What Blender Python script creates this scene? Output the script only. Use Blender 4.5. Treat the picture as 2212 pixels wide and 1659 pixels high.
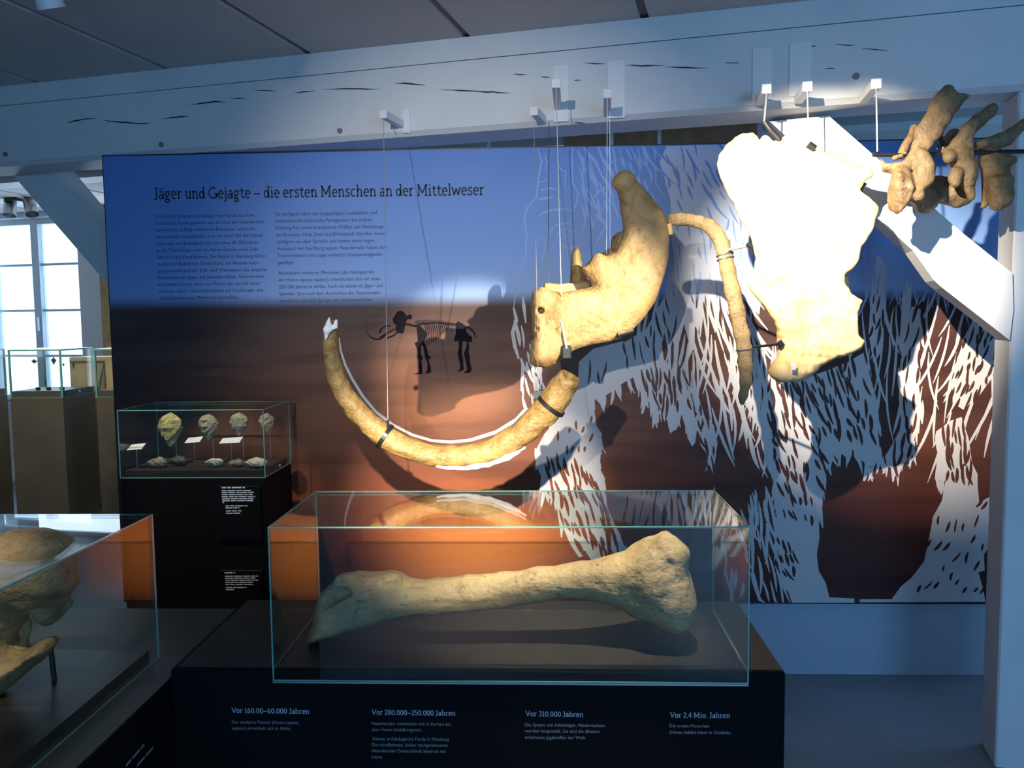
import bpy, math, random
import numpy as np
from mathutils import Vector

for o in list(bpy.data.objects): bpy.data.objects.remove(o)
scene = bpy.context.scene
COL = scene.collection

# ------------------------------------------------------------------ camera
FPX = 1788.0; EYE = np.array([0.0, 0.0, 1.55])
PITCH, YAW, ROLL = 0.0780, -0.0412, -0.01145
def cam_rot():
    cp, sp = math.cos(PITCH), math.sin(PITCH); cy, sy = math.cos(YAW), math.sin(YAW); cr, sr = math.cos(ROLL), math.sin(ROLL)
    B = np.array([[1,0,0],[0,0,-1],[0,1,0]], float)
    Rz = np.array([[cy,-sy,0],[sy,cy,0],[0,0,1]])
    Rx = np.array([[1,0,0],[0,cp,-sp],[0,sp,cp]])
    Rr = np.array([[cr,-sr,0],[sr,cr,0],[0,0,1]])
    return Rr @ Rx @ B @ Rz
RC = cam_rot()
cam_data = bpy.data.cameras.new('camera'); cam = bpy.data.objects.new('camera', cam_data); COL.objects.link(cam)
cam_data.sensor_fit = 'HORIZONTAL'; cam_data.sensor_width = 36.0; cam_data.lens = FPX/2212*36.0
cam_data.clip_start = 0.05
from mathutils import Matrix
Mc = Matrix((tuple(RC[0]), tuple(-RC[1]), tuple(-RC[2]))).transposed().to_4x4()
Mc.translation = Vector(EYE); cam.matrix_world = Mc
scene.camera = cam

# ------------------------------------------------------------------ view, world
vs = scene.view_settings
vs.view_transform = 'Standard'; vs.look = 'None'; vs.gamma = 1.0; vs.exposure = 0.0; vs.use_curve_mapping = False
world = bpy.data.worlds.new('sky'); scene.world = world; world.use_nodes = True
bg = world.node_tree.nodes['Background']; bg.inputs[0].default_value = (0.42, 0.68, 1.0, 1); bg.inputs[1].default_value = 4.0

# building axes: the hall is turned 13 degrees against the exhibition furniture
ANG = math.radians(-13.0)
BX = np.array([math.cos(ANG), math.sin(ANG), 0.0]); BY = np.array([-math.sin(ANG), math.cos(ANG), 0.0])
def BW(u, v, z): return BX*u + BY*v + np.array([0, 0, z])

def area_light(name, loc, aim, sx, sy, power, col):
    l = bpy.data.lights.new(name, 'AREA'); l.shape = 'RECTANGLE'; l.size = sx; l.size_y = sy; l.energy = power; l.color = col
    o = bpy.data.objects.new(name, l); COL.objects.link(o); o.location = loc
    o.rotation_euler = (Vector(aim)-Vector(loc)).to_track_quat('-Z', 'Y').to_euler(); return o
# daylight entering by the windows of the hall (see wall_front, wall_right and wall_back)
DAY = (0.16, 0.50, 1.0)
area_light('daylight_front_window', BW(2.6, -2.95, 1.55), BW(2.0, 5, 1.3), 1.5, 1.6, 80, DAY)
area_light('daylight_front_window', BW(-0.3, -2.95, 1.55), BW(-0.3, 5, 1.45), 1.5, 1.6, 17, DAY)
area_light('daylight_right_window', BW(3.45, 4.9, 1.55), BW(-3, 4.9, 1.5), 1.5, 1.4, 22, DAY)
area_light('daylight_back_window', BW(-5.55, 6.25, 1.75), BW(-5.2, 0, 1.9), 1.6, 1.5, 22, (0.62, 0.80, 1.0))

# ------------------------------------------------------------------ pixel helpers (directions only; depth given by what a thing touches)
def ray(x, y): return RC.T @ np.array([(x-1106)/FPX, (y-829.5)/FPX, 1.0])
def PY(x, y, Y): d = ray(x, y); return EYE + d*(Y/d[1])
def PZ(x, y, z): d = ray(x, y); return EYE + d*((z-EYE[2])/d[2])
def PV(x, y, v): d = ray(x, y); return EYE + d*(v/np.dot(d, BY))
def UZ(x, y, v): p = PV(x, y, v); return float(np.dot(p, BX)), float(p[2])

# ------------------------------------------------------------------ mesh helpers
class MB:
    def __init__(s): s.v = []; s.f = []
    def add(s, vs_, fs):
        n = len(s.v); s.v += [tuple(map(float, p)) for p in vs_]; s.f += [tuple(i+n for i in f) for f in fs]; return s
    def box(s, a, b, fr=None):
        x0,y0,z0 = a; x1,y1,z1 = b
        P = [(x0,y0,z0),(x1,y0,z0),(x1,y1,z0),(x0,y1,z0),(x0,y0,z1),(x1,y0,z1),(x1,y1,z1),(x0,y1,z1)]
        if fr: P = [fr(*p) for p in P]
        return s.add(P, [(0,3,2,1),(4,5,6,7),(0,1,5,4),(1,2,6,5),(2,3,7,6),(3,0,4,7)])
    def bbox(s, a, b, bev, fr=None):
        """box with chamfered edges"""
        x0,y0,z0 = a; x1,y1,z1 = b; e = bev; P = []; F = []
        for zi in (0,1):
            z = (z0,z1)[zi]; zz = z + (e if zi==0 else -e)
            for inset, zc in ((e, z), (0, zz)) if zi==0 else ((0, zz), (e, z)):
                c = e
                P += [(x0+c+inset*0, y0+inset, zc),(x1-c, y0+inset, zc),(x1-inset, y0+c, zc),(x1-inset, y1-c, zc),(x1-c, y1-inset, zc),(x0+c, y1-inset, zc),(x0+inset, y1-c, zc),(x0+inset, y0+c, zc)]
        F = [tuple(range(7,-1,-1)), tuple(range(24,32))]
        for k in range(3):
            for i in range(8): j=(i+1)%8; F.append((k*8+i, k*8+j, k*8+8+j, k*8+8+i))
        if fr: P = [fr(*p) for p in P]
        return s.add(P, F)
    def prism(s, pts, off):
        """polygon (3-D points) extruded by vector off"""
        n = len(pts); off = np.array(off); A = [np.array(p) for p in pts]; B = [p+off for p in A]
        F = [tuple(range(n)), tuple(range(2*n-1, n-1, -1))] + [(i, i+n, (i+1)%n+n, (i+1)%n) for i in range(n)]
        return s.add(A+B, F)
    def tube(s, pts, r, n=8, cap=True, up=None, flat=1.0):
        pts = [np.array(p, float) for p in pts]; m = len(pts)
        rs = r if hasattr(r, '__len__') else [r]*m
        prev = None; V = []
        for i, p in enumerate(pts):
            t = pts[min(i+1,m-1)]-pts[max(i-1,0)]; t = t/(np.linalg.norm(t)+1e-12)
            if prev is None:
                a = np.array([0,0,1.0]) if up is None else np.array(up, float)
                if abs(np.dot(a,t))>0.95: a = np.array([0,1.0,0])
                x = np.cross(a,t)
            else: x = prev - t*np.dot(prev,t)
            x /= np.linalg.norm(x); y = np.cross(t,x); prev = x
            for k in range(n):
                q = 2*math.pi*k/n; V.append(p + rs[i]*(math.cos(q)*x + math.sin(q)*y*flat))
        F = [(i*n+k, i*n+(k+1)%n, (i+1)*n+(k+1)%n, (i+1)*n+k) for i in range(m-1) for k in range(n)]
        if cap: F += [tuple(range(n-1,-1,-1)), tuple(range((m-1)*n, m*n))]
        return s.add(V, F)
    def build(s, name, mat, parent=None, smooth=False):
        return mesh(name, s.v, s.f, mat, parent, smooth)

def mesh(name, V, F, mat, parent=None, smooth=False):
    V = np.array(V, float).reshape(-1,3)
    if parent is None:
        base = np.array([V[:,0].mean(), V[:,1].mean(), V[:,2].min()])
    else:
        base = np.array(parent.get('_base'))
    me = bpy.data.meshes.new(name); me.from_pydata((V-base).tolist(), [], [tuple(int(i) for i in f) for f in F]); me.update()
    o = bpy.data.objects.new(name, me); COL.objects.link(o)
    if mat: me.materials.append(mat)
    if smooth: me.polygons.foreach_set('use_smooth', [True]*len(me.polygons))
    if parent is None: o.location = base
    else: o.parent = parent
    o['_base'] = [float(c) for c in base]
    return o
def root(name, label, cat, loc, group=None):
    o = bpy.data.objects.new(name, None); COL.objects.link(o); o.location = [float(c) for c in loc]
    o['_base'] = [float(c) for c in loc]; o.empty_display_size = 0.05
    return tag(o, label, cat, group)
def tag(o, label, cat, group=None):
    o['label'] = label; o['category'] = cat
    if group: o['group'] = group
    return o
def struct(o, label=None):
    o['kind'] = 'structure'
    if label: o['label'] = label
    return o

# ------------------------------------------------------------------ materials
def nt(name):
    m = bpy.data.materials.new(name); m.use_nodes = True; t = m.node_tree
    return m, t, t.nodes['Principled BSDF']
def plain(name, col, rough=0.6, metal=0.0, var=0.06, scale=8.0, bump=0.0, bscale=60.0, spec=0.5):
    m, t, b = nt(name); N = t.nodes; L = t.links
    b.inputs['Roughness'].default_value = rough; b.inputs['Metallic'].default_value = metal
    b.inputs['Specular IOR Level'].default_value = spec
    tc = N.new('ShaderNodeTexCoord'); nz = N.new('ShaderNodeTexNoise'); nz.inputs['Scale'].default_value = scale; nz.inputs['Detail'].default_value = 4
    L.new(tc.outputs['Object'], nz.inputs['Vector'])
    r = N.new('ShaderNodeValToRGB'); c = np.array(col)
    r.color_ramp.elements[0].position = 0.3; r.color_ramp.elements[1].position = 0.7
    r.color_ramp.elements[0].color = (*np.clip(c*(1-var),0,1), 1); r.color_ramp.elements[1].color = (*np.clip(c*(1+var),0,1), 1)
    L.new(nz.outputs['Fac'], r.inputs['Fac']); L.new(r.outputs['Color'], b.inputs['Base Color'])
    if bump:
        n2 = N.new('ShaderNodeTexNoise'); n2.inputs['Scale'].default_value = bscale; L.new(tc.outputs['Object'], n2.inputs['Vector'])
        bp = N.new('ShaderNodeBump'); bp.inputs['Strength'].default_value = bump; bp.inputs['Distance'].default_value = 0.004
        L.new(n2.outputs['Fac'], bp.inputs['Height']); L.new(bp.outputs['Normal'], b.inputs['Normal'])
    return m
def bone_mat(name, light, dark, spot, scale=9.0, rough=0.55, stain=0.5, grain=(1,1,1), bump=0.9):
    m, t, b = nt(name); N = t.nodes; L = t.links
    b.inputs['Roughness'].default_value = rough; b.inputs['Specular IOR Level'].default_value = 0.35
    tc = N.new('ShaderNodeTexCoord'); mp = N.new('ShaderNodeMapping'); mp.inputs['Scale'].default_value = grain; L.new(tc.outputs['Object'], mp.inputs[0])
    def noise(s, d, dist=0.0, src=None):
        n = N.new('ShaderNodeTexNoise'); n.inputs['Scale'].default_value = s; n.inputs['Detail'].default_value = d; n.inputs['Distortion'].default_value = dist
        L.new(src or tc.outputs['Object'], n.inputs['Vector']); return n.outputs['Fac']
    def ramp(f, p0, p1, c0, c1):
        r = N.new('ShaderNodeValToRGB'); r.color_ramp.elements[0].position = p0; r.color_ramp.elements[1].position = p1
        r.color_ramp.elements[0].color = (*c0, 1); r.color_ramp.elements[1].color = (*c1, 1); L.new(f, r.inputs[0]); return r.outputs[0]
    def mix(f, A, B):
        n = N.new('ShaderNodeMix'); n.data_type = 'RGBA'; L.new(f, n.inputs['Factor']); L.new(A, n.inputs['A']); n.inputs['B'].default_value = (*B, 1); return n.outputs['Result']
    c = ramp(noise(scale, 6, 0.6), 0.34, 0.66, dark, light)
    c = mix(ramp(noise(scale*2.2, 8, 1.5, mp.outputs[0]), 0.52, 0.70, (0,0,0), (0.55,)*3), c, tuple(np.array(dark)*0.55))
    c = mix(ramp(noise(scale*6, 9, 1.0), 0.58, 0.72, (0,0,0), (stain,)*3), c, spot)
    L.new(c, b.inputs['Base Color'])
    ad = N.new('ShaderNodeMath'); ad.operation = 'ADD'; L.new(noise(scale*3, 8, 0.8, mp.outputs[0]), ad.inputs[0]); L.new(noise(scale*9, 6), ad.inputs[1])
    bp = N.new('ShaderNodeBump'); bp.inputs['Strength'].default_value = bump; bp.inputs['Distance'].default_value = 0.0045
    L.new(ad.outputs[0], bp.inputs['Height']); L.new(bp.outputs['Normal'], b.inputs['Normal'])
    return m
def glass_mat(name, tint, boost=1.0, rough=0.0):
    m = bpy.data.materials.new(name); m.use_nodes = True; t = m.node_tree; N = t.nodes; L = t.links
    for n in list(N): N.remove(n)
    out = N.new('ShaderNodeOutputMaterial'); mix = N.new('ShaderNodeMixShader'); tr = N.new('ShaderNodeBsdfTransparent'); gl = N.new('ShaderNodeBsdfGlossy')
    tr.inputs['Color'].default_value = (*tint, 1); gl.inputs['Roughness'].default_value = rough; gl.inputs['Color'].default_value = (1,1,1,1)
    fr = N.new('ShaderNodeFresnel'); fr.inputs['IOR'].default_value = 1.5
    ge = N.new('ShaderNodeNewGeometry'); io = N.new('ShaderNodeMapRange')   # same index seen from either side of the pane
    io.inputs[3].default_value = 1.5; io.inputs[4].default_value = 1/1.5
    L.new(ge.outputs['Backfacing'], io.inputs[0]); L.new(io.outputs[0], fr.inputs['IOR'])
    mu = N.new('ShaderNodeMath'); mu.operation = 'MULTIPLY'; mu.inputs[1].default_value = boost; mu.use_clamp = True
    L.new(fr.outputs[0], mu.inputs[0]); L.new(mu.outputs[0], mix.inputs[0]); L.new(tr.outputs[0], mix.inputs[1]); L.new(gl.outputs[0], mix.inputs[2]); L.new(mix.outputs[0], out.inputs['Surface'])
    return m
M = {}
M['white_paint'] = plain('white_painted_timber', (0.62,0.63,0.64), 0.55, var=0.05, scale=3, bump=0.25, bscale=25)
M['white_wall'] = plain('white_wall_paint', (0.66,0.66,0.66), 0.8, var=0.03, scale=2)
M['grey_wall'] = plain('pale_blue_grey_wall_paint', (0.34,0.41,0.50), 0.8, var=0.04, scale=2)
M['ceiling'] = plain('ceiling_board_paint', (0.56,0.52,0.50), 0.8, var=0.04, scale=3)
M['strip'] = plain('ceiling_joint_grey', (0.20,0.18,0.19), 0.8)
M['floor'] = plain('pale_grey_floor', (0.19,0.215,0.25), 0.5, var=0.12, scale=2.5)
M['black'] = plain('black_display_board', (0.0050,0.0050,0.0058), 0.55, var=0.2, scale=4, spec=0.06)
M['dark_board'] = plain('dark_brown_display_board', (0.085,0.074,0.055), 0.5, var=0.15, scale=4, spec=0.25)
M['case_floor'] = plain('dark_case_floor', (0.024,0.021,0.017), 0.42, var=0.15, scale=6, spec=0.22)
M['white_metal'] = plain('white_coated_metal', (0.72,0.73,0.74), 0.4, var=0.02)
M['steel'] = plain('brushed_steel', (0.55,0.56,0.58), 0.35, 1.0, var=0.03)
M['wire'] = plain('steel_wire', (0.62,0.62,0.62), 0.4, 0.6, var=0.02)
M['dark_wire'] = plain('dark_wire', (0.06,0.06,0.07), 0.5)
M['black_plastic'] = plain('black_plastic', (0.012,0.012,0.012), 0.35)
M['crack'] = plain('dark_timber_crack', (0.02,0.02,0.025), 0.9)
M['wood'] = plain('brown_wood', (0.46,0.25,0.13), 0.6, var=0.2, scale=14)
M['oak'] = plain('yellow_oak', (0.45,0.28,0.11), 0.6, var=0.25, scale=12)
M['pale_wood'] = plain('pale_plywood', (0.62,0.42,0.22), 0.55, var=0.12, scale=10)
M['glass'] = glass_mat('case_glass', (0.955,0.975,0.965), 0.72)
M['window_glass'] = glass_mat('window_glass', (0.98,0.99,1.0), 1.0)
m_, t_, b_ = nt('green_glass_edge'); b_.inputs['Base Color'].default_value = (0.13,0.33,0.29,1); b_.inputs['Roughness'].default_value = 0.12; b_.inputs['Specular IOR Level'].default_value = 0.8; M['edge'] = m_
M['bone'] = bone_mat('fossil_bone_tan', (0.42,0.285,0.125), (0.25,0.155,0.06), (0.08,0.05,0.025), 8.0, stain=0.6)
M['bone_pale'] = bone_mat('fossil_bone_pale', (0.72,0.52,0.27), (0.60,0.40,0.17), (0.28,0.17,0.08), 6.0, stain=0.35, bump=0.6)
M['bone_grey'] = bone_mat('fossil_bone_greyish', (0.40,0.28,0.135), (0.26,0.175,0.085), (0.06,0.045,0.032), 9.0, stain=0.7, grain=(0.35,1,1.6))
M['bone_rib'] = bone_mat('fossil_rib_bone', (0.33,0.225,0.11), (0.22,0.145,0.065), (0.09,0.06,0.03), 14.0, stain=0.5)
M['bone_brown'] = bone_mat('fossil_bone_brown', (0.25,0.165,0.085), (0.15,0.098,0.05), (0.05,0.035,0.022), 10.0, stain=0.6)
M['tusk'] = bone_mat('fossil_ivory', (0.38,0.245,0.085), (0.23,0.135,0.045), (0.06,0.035,0.015), 11.0, rough=0.4, stain=0.5, grain=(0.5,1,1.2))
M['plaster'] = plain('white_repair_plaster', (0.75,0.75,0.76), 0.7, bump=0.4)
M['flint'] = bone_mat('grey_flint', (0.36,0.32,0.22), (0.18,0.16,0.12), (0.05,0.05,0.05), 30.0)
M['flint_yellow'] = bone_mat('yellow_flint', (0.50,0.42,0.17), (0.28,0.24,0.10), (0.08,0.07,0.04), 30.0)
M['flint_pale'] = bone_mat('pale_flint', (0.62,0.60,0.52), (0.42,0.38,0.30), (0.15,0.13,0.10), 30.0)
M['flint_dark'] = bone_mat('dark_flint', (0.10,0.095,0.09), (0.05,0.05,0.05), (0.02,0.02,0.02), 30.0)
M['card'] = plain('white_card', (0.6,0.62,0.66), 0.7, var=0.02)
M['ink'] = plain('dark_print_ink', (0.022,0.026,0.045), 0.7)
M['ink_soft'] = plain('soft_print_ink', (0.035,0.055,0.12), 0.7)
M['skeleton'] = plain('skeleton_print_ink', (0.007,0.006,0.010), 0.8, spec=0.1)
M['lettering'] = plain('pale_lettering', (0.40,0.47,0.56), 0.6)
M['lettering_dim'] = plain('pale_small_lettering', (0.22,0.26,0.31), 0.6)
M['lettering_white'] = plain('white_label_lettering', (0.55,0.58,0.62), 0.6)

# ------------------------------------------------------------------ implicit-surface sculpting for the bones
class Field:
    def __init__(s, lo, hi, h):
        s.lo = np.array(lo); n = np.ceil((np.array(hi)-s.lo)/h).astype(int)+1; s.n = n; s.h = h
        s.x = (lo[0]+h*np.arange(n[0])).reshape(-1,1,1); s.y = (lo[1]+h*np.arange(n[1])).reshape(1,-1,1); s.z = (lo[2]+h*np.arange(n[2])).reshape(1,1,-1)
        s.d = np.full(tuple(n), 1e3)
    def smin(s, e, k):
        if k <= 0: s.d = np.minimum(s.d, e); return
        hh = np.clip(0.5+0.5*(s.d-e)/k, 0, 1); s.d = s.d*(1-hh)+e*hh - k*hh*(1-hh)
    def ssub(s, e, k):
        hh = np.clip(0.5-0.5*(s.d+e)/k, 0, 1); s.d = s.d*(1-hh)-e*hh + k*hh*(1-hh)
    def cone(s, a, b, ra, rb, flat=1.0, fy=1.0):
        a = np.array(a); b = np.array(b); ba = b-a; L = np.dot(ba,ba)+1e-12
        px, py, pz = s.x-a[0], (s.y-a[1]), s.z-a[2]
        t = np.clip((px*ba[0]+py*ba[1]+pz*ba[2])/L, 0, 1)
        d = np.sqrt((px-ba[0]*t)**2 + ((py-ba[1]*t)/fy)**2 + (pz-ba[2]*t)**2)
        return d - (ra+(rb-ra)*t)
    def chain(s, nodes, k=0.01, fy=1.0, kj=0.008):
        e = None
        for (p, r), (q, r2) in zip(nodes[:-1], nodes[1:]):
            c = s.cone(p, q, r, r2, fy=fy)
            if e is None: e = c
            else:
                hh = np.clip(0.5+0.5*(e-c)/kj,0,1); e = e*(1-hh)+c*hh-kj*hh*(1-hh)
        s.smin(e, k)
    def ball(s, p, r, fx=1.0, fy=1.0, fz=1.0):
        return (np.sqrt(((s.x-p[0])/fx)**2+((s.y-p[1])/fy)**2+((s.z-p[2])/fz)**2)-r)
    def poly2d(s, P):
        """signed distance to an x-z polygon, on the x-z grid"""
        X = s.x[:,:,0]; Z = s.z[0]; d = np.full((s.n[0], s.n[2]), 1e6); inside = np.zeros(d.shape, bool); n = len(P)
        for i in range(n):
            ax, az = P[i]; bx, bz = P[(i+1)%n]; ex, ez = bx-ax, bz-az; wx, wz = X-ax, Z-az
            t = np.clip((wx*ex+wz*ez)/(ex*ex+ez*ez+1e-12), 0, 1); d = np.minimum(d, (wx-ex*t)**2+(wz-ez*t)**2)
            c = ((az > Z) != (bz > Z)) & (X < ex*(Z-az)/(ez if abs(ez)>1e-12 else 1e-12)+ax); inside ^= c
        return np.where(inside, -1, 1)*np.sqrt(d)
    def pillow(s, P, yc, t, rr):
        """polygon inflated to half thickness t, edge rounding rr; yc, t may be arrays on the x-z grid"""
        sd = s.poly2d(P)[:,None,:]
        yc = yc[:,None,:] if hasattr(yc,'ndim') and yc.ndim==2 else yc; t = t[:,None,:] if hasattr(t,'ndim') and t.ndim==2 else t
        yy = np.abs(s.y-yc)*rr/t
        return np.sqrt(np.maximum(sd+rr,0)**2 + yy**2) - rr
    def rough(s, amp, scale, seed):
        r = np.random.RandomState(seed); acc = 0
        for i in range(10):
            k = r.normal(size=3); k = k/np.linalg.norm(k)*scale*r.uniform(0.6,1.8); ph = r.uniform(0,6.28)
            acc = acc + np.sin(s.x*k[0]+s.y*k[1]+s.z*k[2]+ph)
        s.d = s.d + acc*amp/3.0
    def mesh(s):
        d = s.d; neg = d < 0; n = s.n
        cnt = np.zeros((n[0]-1,n[1]-1,n[2]-1)); P = np.zeros((n[0]-1,n[1]-1,n[2]-1,3))
        C = [(i,j,k) for i in (0,1) for j in (0,1) for k in (0,1)]
        sl = lambda A,c: A[c[0]:n[0]-1+c[0], c[1]:n[1]-1+c[1], c[2]:n[2]-1+c[2]]
        for a in C:
            for ax in range(3):
                if a[ax]==0:
                    b = list(a); b[ax]=1; da, db = sl(d,a), sl(d,tuple(b)); cr = (da<0)!=(db<0)
                    t = np.where(cr, da/np.where(cr, da-db, 1), 0)
                    cnt += cr
                    for q in range(3): P[...,q] += np.where(cr, a[q]+(t if q==ax else 0), 0)
        act = cnt>0; idx = -np.ones(act.shape, int); idx[act] = np.arange(act.sum())
        I = np.argwhere(act); V = (I + P[act]/cnt[act][:,None])*s.h + s.lo
        F = []
        for ax in range(3):
            u, w = (ax+1)%3, (ax+2)%3
            A = [slice(None)]*3; Bq = [slice(None)]*3; A[ax] = slice(0,-1); Bq[ax] = slice(1,None)
            for q in (u,w): A[q] = slice(1,-1); Bq[q] = slice(1,-1)
            na, nb = neg[tuple(A)], neg[tuple(Bq)]
            E = np.argwhere(na != nb); sg = na[na != nb]
            E[:,u] += 1; E[:,w] += 1
            def g(du,dw):
                e = E.copy(); e[:,u] -= du; e[:,w] -= dw; return idx[e[:,0],e[:,1],e[:,2]]
            q = np.stack([g(1,1), g(0,1), g(0,0), g(1,0)], 1); q[~sg] = q[~sg][:, ::-1]; F.append(q)
        return V, np.concatenate(F)
def node(x, y, Y, rpx): p = PY(x, y, Y); return (p, rpx*Y/FPX)
def xz(pts, Y): return [(float(p[0]), float(p[2])) for p in (PY(x, y, Y) for x, y in pts)]
def crop(pts, x0, y0, s): return [(x0+x/s, y0+y/s) for x, y in pts]
# ================================================================== THE HALL
CEIL = 2.615; U0, U1, V0, V1 = -7.0, 3.6, -3.0, 6.45
struct(MB().box((U0,V0,-0.1), (U1,V1,0.0), BW).build('floor', M['floor']))
ceil = struct(MB().box((U0,V0,CEIL+0.012), (U1,V1,CEIL+0.1), BW).build('ceiling', M['strip']))
su = [UZ(x, y, 3.057)[0] for x, y in ((355,145),(655,112),(998,77),(1392,32))]
pitch_u = (su[3]-su[0])/3; ks = range(-7, 9); edges = [su[0]+k*pitch_u for k in ks]
edges = [U0] + [e for e in edges if U0+0.1 < e < U1-0.1] + [U1]
for a, b in zip(edges[:-1], edges[1:]):
    MB().box((a+0.016,V0,CEIL), (b-0.016,V1,CEIL+0.012), BW).build('ceiling_board', M['ceiling'], ceil)

def wall_with_openings(name, axis, at, thick, a0, a1, openings, mat):
    """wall along u (axis 0) or v (axis 1) with rectangular openings (a, b, z0, z1)"""
    mb = MB()
    def bx(p, q, z0, z1):
        if q-p < 1e-4 or z1-z0 < 1e-4: return
        if axis == 0: mb.box((p, at, z0), (q, at+thick, z1), BW)
        else: mb.box((at, p, z0), (at+thick, q, z1), BW)
    cur = a0
    for (p, q, z0, z1) in sorted(openings):
        bx(cur, p, 0, CEIL+0.1); bx(p, q, 0, z0); bx(p, q, z1, CEIL+0.1); cur = q
    bx(cur, a1, 0, CEIL+0.1)
    return struct(mb.build(name, mat))
# window in view: edges read off the photograph on the back wall plane
VW = 6.45
wr = UZ(172, 640, VW)[0]; wm = UZ(64, 570, VW)[0]; wl = wm-(wr-wm)
wtop = UZ(58, 470, VW)[1]; wsill = UZ(150, 842, VW)[1]-0.12
wall_with_openings('wall_back', 0, V1, 0.3, U0, U1, [(wl,wr,wsill,wtop),(-2.2,-0.8,0.8,2.3)], M['white_wall'])
FW = [(1.85,3.35,0.75,2.35), (-1.05,0.45,0.75,2.35)]
wall_with_openings('wall_front', 0, V0-0.3, 0.3, U0, U1, FW, M['white_wall'])
wall_with_openings('wall_right', 1, U1, 0.3, V0, V1, [(4.15,5.65,0.85,2.25)], M['white_wall'])
wall_with_openings('wall_left', 1, U0-0.3, 0.3, V0, V1, [], M['white_wall'])

def casement(n, p, q, z0, z1, at, axis=0, bars=3, depth=0.06):
    f = (lambda a,d,z: BW(a,d,z)) if axis == 0 else (lambda a,d,z: BW(d,a,z))
    c = BW((p+q)/2, at, z0) if axis == 0 else BW(at, (p+q)/2, z0)
    r = bpy.data.objects.new('window_%d' % n, None); COL.objects.link(r); r.location = [float(x) for x in c]; r['_base'] = [float(x) for x in c]
    struct(r)
    w = 0.055
    for nm, a, b in (('frame', (p,at,z0), (p+w,at+depth,z1)), ('frame', (q-w,at,z0), (q,at+depth,z1)), ('frame', (p+w,at,z1-w), (q-w,at+depth,z1)), ('frame', (p+w,at,z0), (q-w,at+depth,z0+w))):
        MB().box(a, b, f).build(nm, M['white_paint'], r)
    m = (p+q)/2
    MB().box((m-0.042,at-0.012,z0+w), (m+0.042,at+depth,z1-w), f).build('mullion', M['white_paint'], r)
    for k in range(1, bars+1):
        z = z1 - (z1-z0)*k/(bars+1)
        for a, b in ((p+w, m-0.042), (m+0.042, q-w)):
            MB().box((a,at+0.01,z-0.011), (b,at+depth-0.01,z+0.011), f).build('glazing_bar', M['white_paint'], r)
    for a, b in ((p+w, m-0.042), (m+0.042, q-w)):
        for k in range(bars+1):
            za = z1-w-(z1-z0-2*w)*(k+1)/(bars+1); zb = z1-w-(z1-z0-2*w)*k/(bars+1)
            MB().box((a,at+depth*0.45,za), (b,at+depth*0.55,zb), f).build('pane', M['window_glass'], r)
    MB().box((p,at-0.07,z0-0.03), (q,at,z0), f).build('window_sill', M['white_paint'], r)
    return r
w1 = casement(1, wl, wr, wsill, wtop, V1+0.08, 0, 3)
h = UZ(69, 690, VW-0.02); MB().box((h[0]-0.012, V1+0.03, h[1]-0.11), (h[0]+0.012, V1+0.07, h[1]+0.02), BW).build('handle', M['white_metal'], w1)
casement(2, -2.2, -0.8, 0.8, 2.3, V1+0.08)
for i, (p, q, a, b) in enumerate(FW): casement(3+i, p, q, a, b, V0-0.2)
casement(5, 4.15, 5.65, 0.85, 2.25, U1+0.08, 1)
# yellow oak stud beside the window
uo, _ = UZ(221, 650, V1-0.1)
tag(MB().box((uo, V1-0.12, 0), (uo+0.2, V1-0.002, CEIL-0.001), BW).build('oak_stud', M['oak']), 'yellow oak wall stud just right of the bright window, beside the printed panel edge', 'timber')
# white joist across the ceiling near the window
tag(MB().box((U0,4.85,CEIL-0.05), (U1,5.05,CEIL-0.0005), BW).build('ceiling_joist', M['white_paint']), 'white ceiling joist running above the window, behind the slanting grey brace', 'beam')

# -------- big painted beam with cracks
VB, ZB = 3.057, 2.265
beam = root('timber_beam', 'long white-painted cracked timber beam spanning the hall under the ceiling', 'beam', BW(-1.7, 3.17, ZB))
e = 0.018
sec = [(VB+e,ZB),(VB,ZB+e),(VB,2.527),(VB+0.226,2.527),(VB+0.226,ZB+e),(VB+0.226-e,ZB)]
MB().prism([BW(U0+0.001, v, z) for v, z in sec], BX*(U1-U0-0.002)).build('main_timber', M['white_paint'], beam)
MB().box((U0+0.001,VB+0.003,2.531), (U1-0.001,VB+0.2,CEIL-0.0005), BW).build('upper_plank', M['white_paint'], beam)
MB().box((U0+0.001,VB+0.012,2.527), (U1-0.001,VB+0.19,2.531), BW).build('joint_gap', M['crack'], beam)
cracks = [[(140,267),(160,262),(176,258),(211,255)],[(222,259),(245,263),(308,267),(330,266)],[(350,257),(380,253),(410,251)],[(405,227),(440,223),(470,219),(495,221)],[(495,211),(535,214)],
          [(545,194),(595,197)],[(635,201),(680,196)],[(695,193),(760,192),(823,192)],[(850,179),(880,180),(920,184)],[(945,193),(1010,196),(1065,199),(1110,201)],[(1108,160),(1138,162)],[(1168,166),(1190,167)],
          [(1260,136),(1308,138)],[(1240,173),(1255,174)],[(1351,141),(1385,142),(1436,141)],[(1436,145),(1480,146),(1532,147)],[(1565,135),(1598,136)],[(1805,96),(1846,98)],[(1862,105),(1920,110)],[(1780,148),(1805,148)],[(1750,100),(1765,99)],[(1240,264),(1265,266)]]
rng = random.Random(4)
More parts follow.
